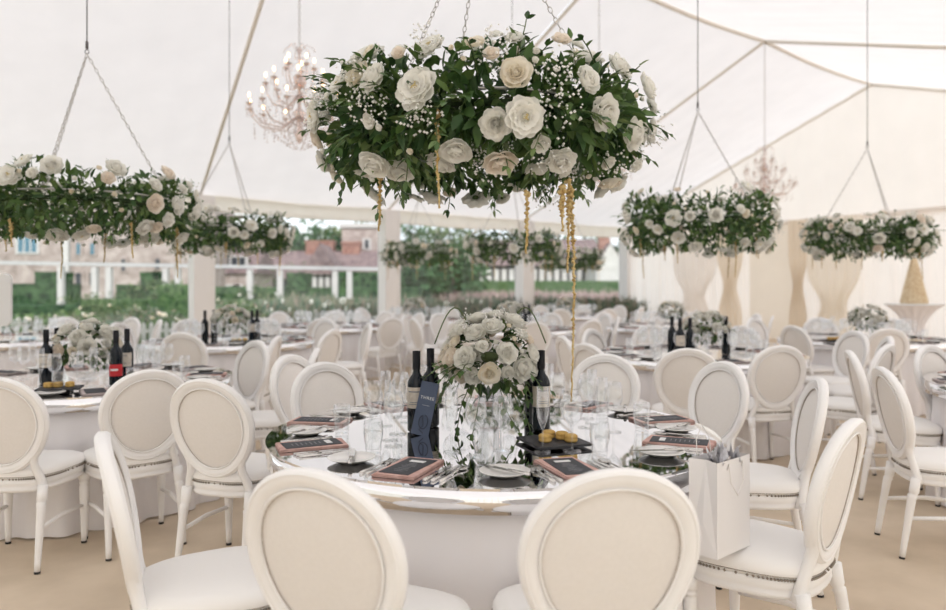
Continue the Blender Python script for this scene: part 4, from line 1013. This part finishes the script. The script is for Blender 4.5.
x0, x1 = hx(196, 56), hx(252, 56); mb = MB(); mb.box(((x0+x1)/2, 3, 1.1), (x1-x0, 6, 2.5)); mb.build('wall', M['stone'], t, False)
gable_roof(t, x0, x1, 2.3, 2.2, 6, 'tileroof'); win(t, hx(229,56), .9, 1.4, .9, 3, glass='darkglass'); win(t, hx(238,56), .9, .5, .9, 1, glass='darkglass'); win(t, hx(232,56), 3.2, 1.8, .7, 3, y=.6, glass='darkglass')
t = thing('tiled_barn', 'long barn with mauve-brown tiled roof and dark low front', 'house', (0, 62, 0))
x0, x1 = hx(200, 62), hx(400, 62); mb = MB(); mb.box(((x0+x1)/2, 4, .9), (x1-x0, 8, 2.0)); mb.build('wall', M['darkglass'], t, False)
gable_roof(t, x0, x1, 1.9, 2.6, 9, 'tileroof')
for (cx0, w, top, lab) in ((262,.5,242,0), (313,1.05,243,0), (327,.95,243,0), (351,1.3,244,0)):
    mb = MB(); mb.box((hx(cx0,66), 4.5, (hz_(top,66)+3)/2), (w*1.2, 1.2, hz_(top,66)-3+.3)); mb.box((hx(cx0,66), 4.5, hz_(top,66)+.1), (w*1.35, 1.35, .25)); mb.build('chimney', M['brick'], t, False)
t = thing('half_timbered_shed', 'small black-and-white timbered gable shed under the pergola beam', 'house', (hx(321,48), 48, 0))
mb = MB(); mb.box((0,1.5,1.0), (2.2,3,2.2)); mb.build('wall', M['render'], t, False)
gable_roof(t, -1.1, 1.1, 2.1, 2.0, 3.4, 'tileroof', 'y')
for i in range(6): mb = MB(); mb.box((-1.05+.42*i, -.02, 1.0), (.13,.06,2.2)); mb.build('timber', M['timber'], t, False)
t = thing('stone_tower', 'square pale stone tower rising behind the barn, by middle pillar', 'tower', (hx(368,70), 70, 0))
mb = MB(); mb.box((0,0,3.4), (4.2,4.2,6.8)); mb.build('wall', M['stone'], t, False); mb = MB(); mb.box((0,0,6.9), (4.6,4.6,.4)); mb.build('parapet', M['quoin'], t, False)
win(t, .2, 5.2, .5, .8, 1, y=-2.12, glass='darkglass')
t = thing('half_timbered_house', 'long black-and-white timbered house with brown roof behind the narrow pillar', 'house', (0, 66, 0))
x0, x1 = hx(476, 66), hx(600, 66); mb = MB(); mb.box(((x0+x1)/2, 4, 1.6), (x1-x0, 8, 3.4)); mb.build('wall', M['render'], t, False)
gable_roof(t, x0, x1, 3.2, 2.6, 9, 'tileroof')
for i in range(17): mb = MB(); mb.box((x0+.15+(x1-x0-.3)*i/16, -.03, 1.6), (.22,.08,3.3)); mb.build('timber', M['timber'], t, False)
for z in (1.55, 3.0): mb = MB(); mb.box(((x0+x1)/2, -.04, z), (x1-x0, .08, .22)); mb.build('timber', M['timber'], t, False)
for x in (490, 510, 552, 582): win(t, hx(x,66), .9, 1.3, .9, 2, y=-.08, glass='darkglass')
t = thing('white_gabled_house', 'white gabled house with brick chimney beside the ivory drapes', 'house', (0, 60, 0))
x0, x1 = hx(596, 60), hx(625, 60); mb = MB(); mb.box(((x0+x1)/2, 3, 1.4), (x1-x0, 6, 3.0)); xm = (x0+x1)/2
mb.add([(x0,0,2.9),(x1,0,2.9),(xm,0,4.8)], [(0,1,2)]); mb.build('wall', M['render'], t, False)
gable_roof(t, x0, x1, 2.9, 2.0, 7, 'tileroof', 'y', .05); mb = MB(); mb.box((hx(608,60), 2, 4.6), (.9,.9,1.8)); mb.build('chimney', M['brick'], t, False)
win(t, xm, 1.2, .7, .9, 1, y=-.05)
def tree(x, ytop, Y, w, label, m, seed, n=900, L=.5):
    a = at(x, ytop, Y); H = a.z; t = thing('tree', label, 'tree', (a.x, Y, -.06)); r_ = random.Random(seed); mb = MB()
    mb.tube([(0,0,0), (.1,0,H*.3), (0,0,H*.6)], [.03*w+.1,.03*w+.07,.05], 7); mb.build('trunk', M['bark'], t)
    cl_ = [(Vector((r_.uniform(-.6,.6)*w, r_.uniform(-.4,.4)*w, H*r_.uniform(.35,.8))), w*r_.uniform(.35,.6)) for _ in range(7)]; mb = MB()
    for i in range(n):
        c, rr_ = r_.choice(cl_); d = rand_dir(r_); p = c+d*rr_*r_.random()**.4; p.z = min(p.z, H)
        mb.leaf(p, d+rand_dir(r_), rand_dir(r_)+Vector((0,0,1)), L*r_.uniform(.6,1.3), L*.55)
    mb.build('crown', M[m], t)
for i, (x, y, Y, w, m, lab) in enumerate([(215,226,84,6,'tree','dark tree above the left white pillar'), (240,222,90,6,'tree','dark tree behind the ring by the left pillar'), (276,224,92,6,'tree_light','pale tree behind the brick chimneys'), (296,218,90,5,'tree','dark blue-green tree left above the chimneys'),
      (342,226,80,3.2,'tree','rounded dark tree between chimneys and stone tower'), (318,232,95,6,'tree_light','pale tree in the gap above two chimneys'), (385,224,95,6,'tree_light','pale tree behind the middle pillar'), (452,238,36,1.9,'tree','dark leafy tree between the two distant flower rings'),
      (415,226,96,7,'tree','dark tree above the distant ring by the middle pillar'), (445,228,98,7,'tree_light','pale tree right of the middle pillar'), (485,230,100,7,'tree','dark tree above the half-timbered house'), (530,233,100,7,'tree','tree behind the narrow pillar'),
      (575,235,100,7,'tree','dark tree left of the white gabled house'), (612,238,98,6,'tree','dark tree behind the white gabled house'), (408,262,34,1.3,'tree','low dark bush-like tree beside the middle pillar')]):
    tree(x, y, Y, w, lab, m, 200+i, 1000, .9 if Y > 60 else .32)

# ------------------------------------------------------------------ light, sky, camera
w = bpy.data.worlds.new('sky'); scene.world = w; w.use_nodes = True; nt = w.node_tree; bg = nt.nodes['Background']
tc = nt.nodes.new('ShaderNodeTexCoord'); ns = nt.nodes.new('ShaderNodeTexNoise'); ns.inputs['Scale'].default_value = 3; ns.inputs['Detail'].default_value = 4
mp = nt.nodes.new('ShaderNodeMapping'); mp.inputs['Scale'].default_value = (1,1,3); cr = nt.nodes.new('ShaderNodeValToRGB')
cr.color_ramp.elements[0].color = (.82,.90,1.,1); cr.color_ramp.elements[1].color = (.97,.985,1.,1); cr.color_ramp.elements[0].position = .35; cr.color_ramp.elements[1].position = .6
nt.links.new(tc.outputs['Generated'], mp.inputs[0]); nt.links.new(mp.outputs[0], ns.inputs[0]); nt.links.new(ns.outputs['Fac'], cr.inputs[0]); nt.links.new(cr.outputs[0], bg.inputs[0])
bg.inputs['Strength'].default_value = 1.25
sl = bpy.data.lights.new('sun', 'SUN'); sl.energy = 2.6; sl.angle = math.radians(20); sl.color = (1,.965,.94)
so = bpy.data.objects.new('sun', sl); COL.objects.link(so); so.rotation_euler = (math.radians(52), math.radians(12), 0)
cam = bpy.data.cameras.new('camera'); co = bpy.data.objects.new('camera', cam); COL.objects.link(co); scene.camera = co
co.location = (0, 0, CAMZ); co.rotation_euler = (PI/2, 0, 0)
cam.sensor_width = 36; cam.lens = 36*F/946; cam.shift_y = -(305-HZ)/946; cam.clip_end = 500; cam.clip_start = .05
cam.dof.use_dof = True; cam.dof.focus_distance = 2.85; cam.dof.aperture_fstop = 1.7
vs_ = scene.view_settings; vs_.view_transform = 'Standard'; vs_.look = 'None'; vs_.gamma = 1; vs_.exposure = .36
cy = scene.cycles; cy.use_denoising = True; cy.max_bounces = 10; cy.diffuse_bounces = 6; cy.glossy_bounces = 6; cy.transmission_bounces = 6; cy.transparent_max_bounces = 24
cy.caustics_reflective = False; cy.caustics_refractive = False; cy.sample_clamp_indirect = 6
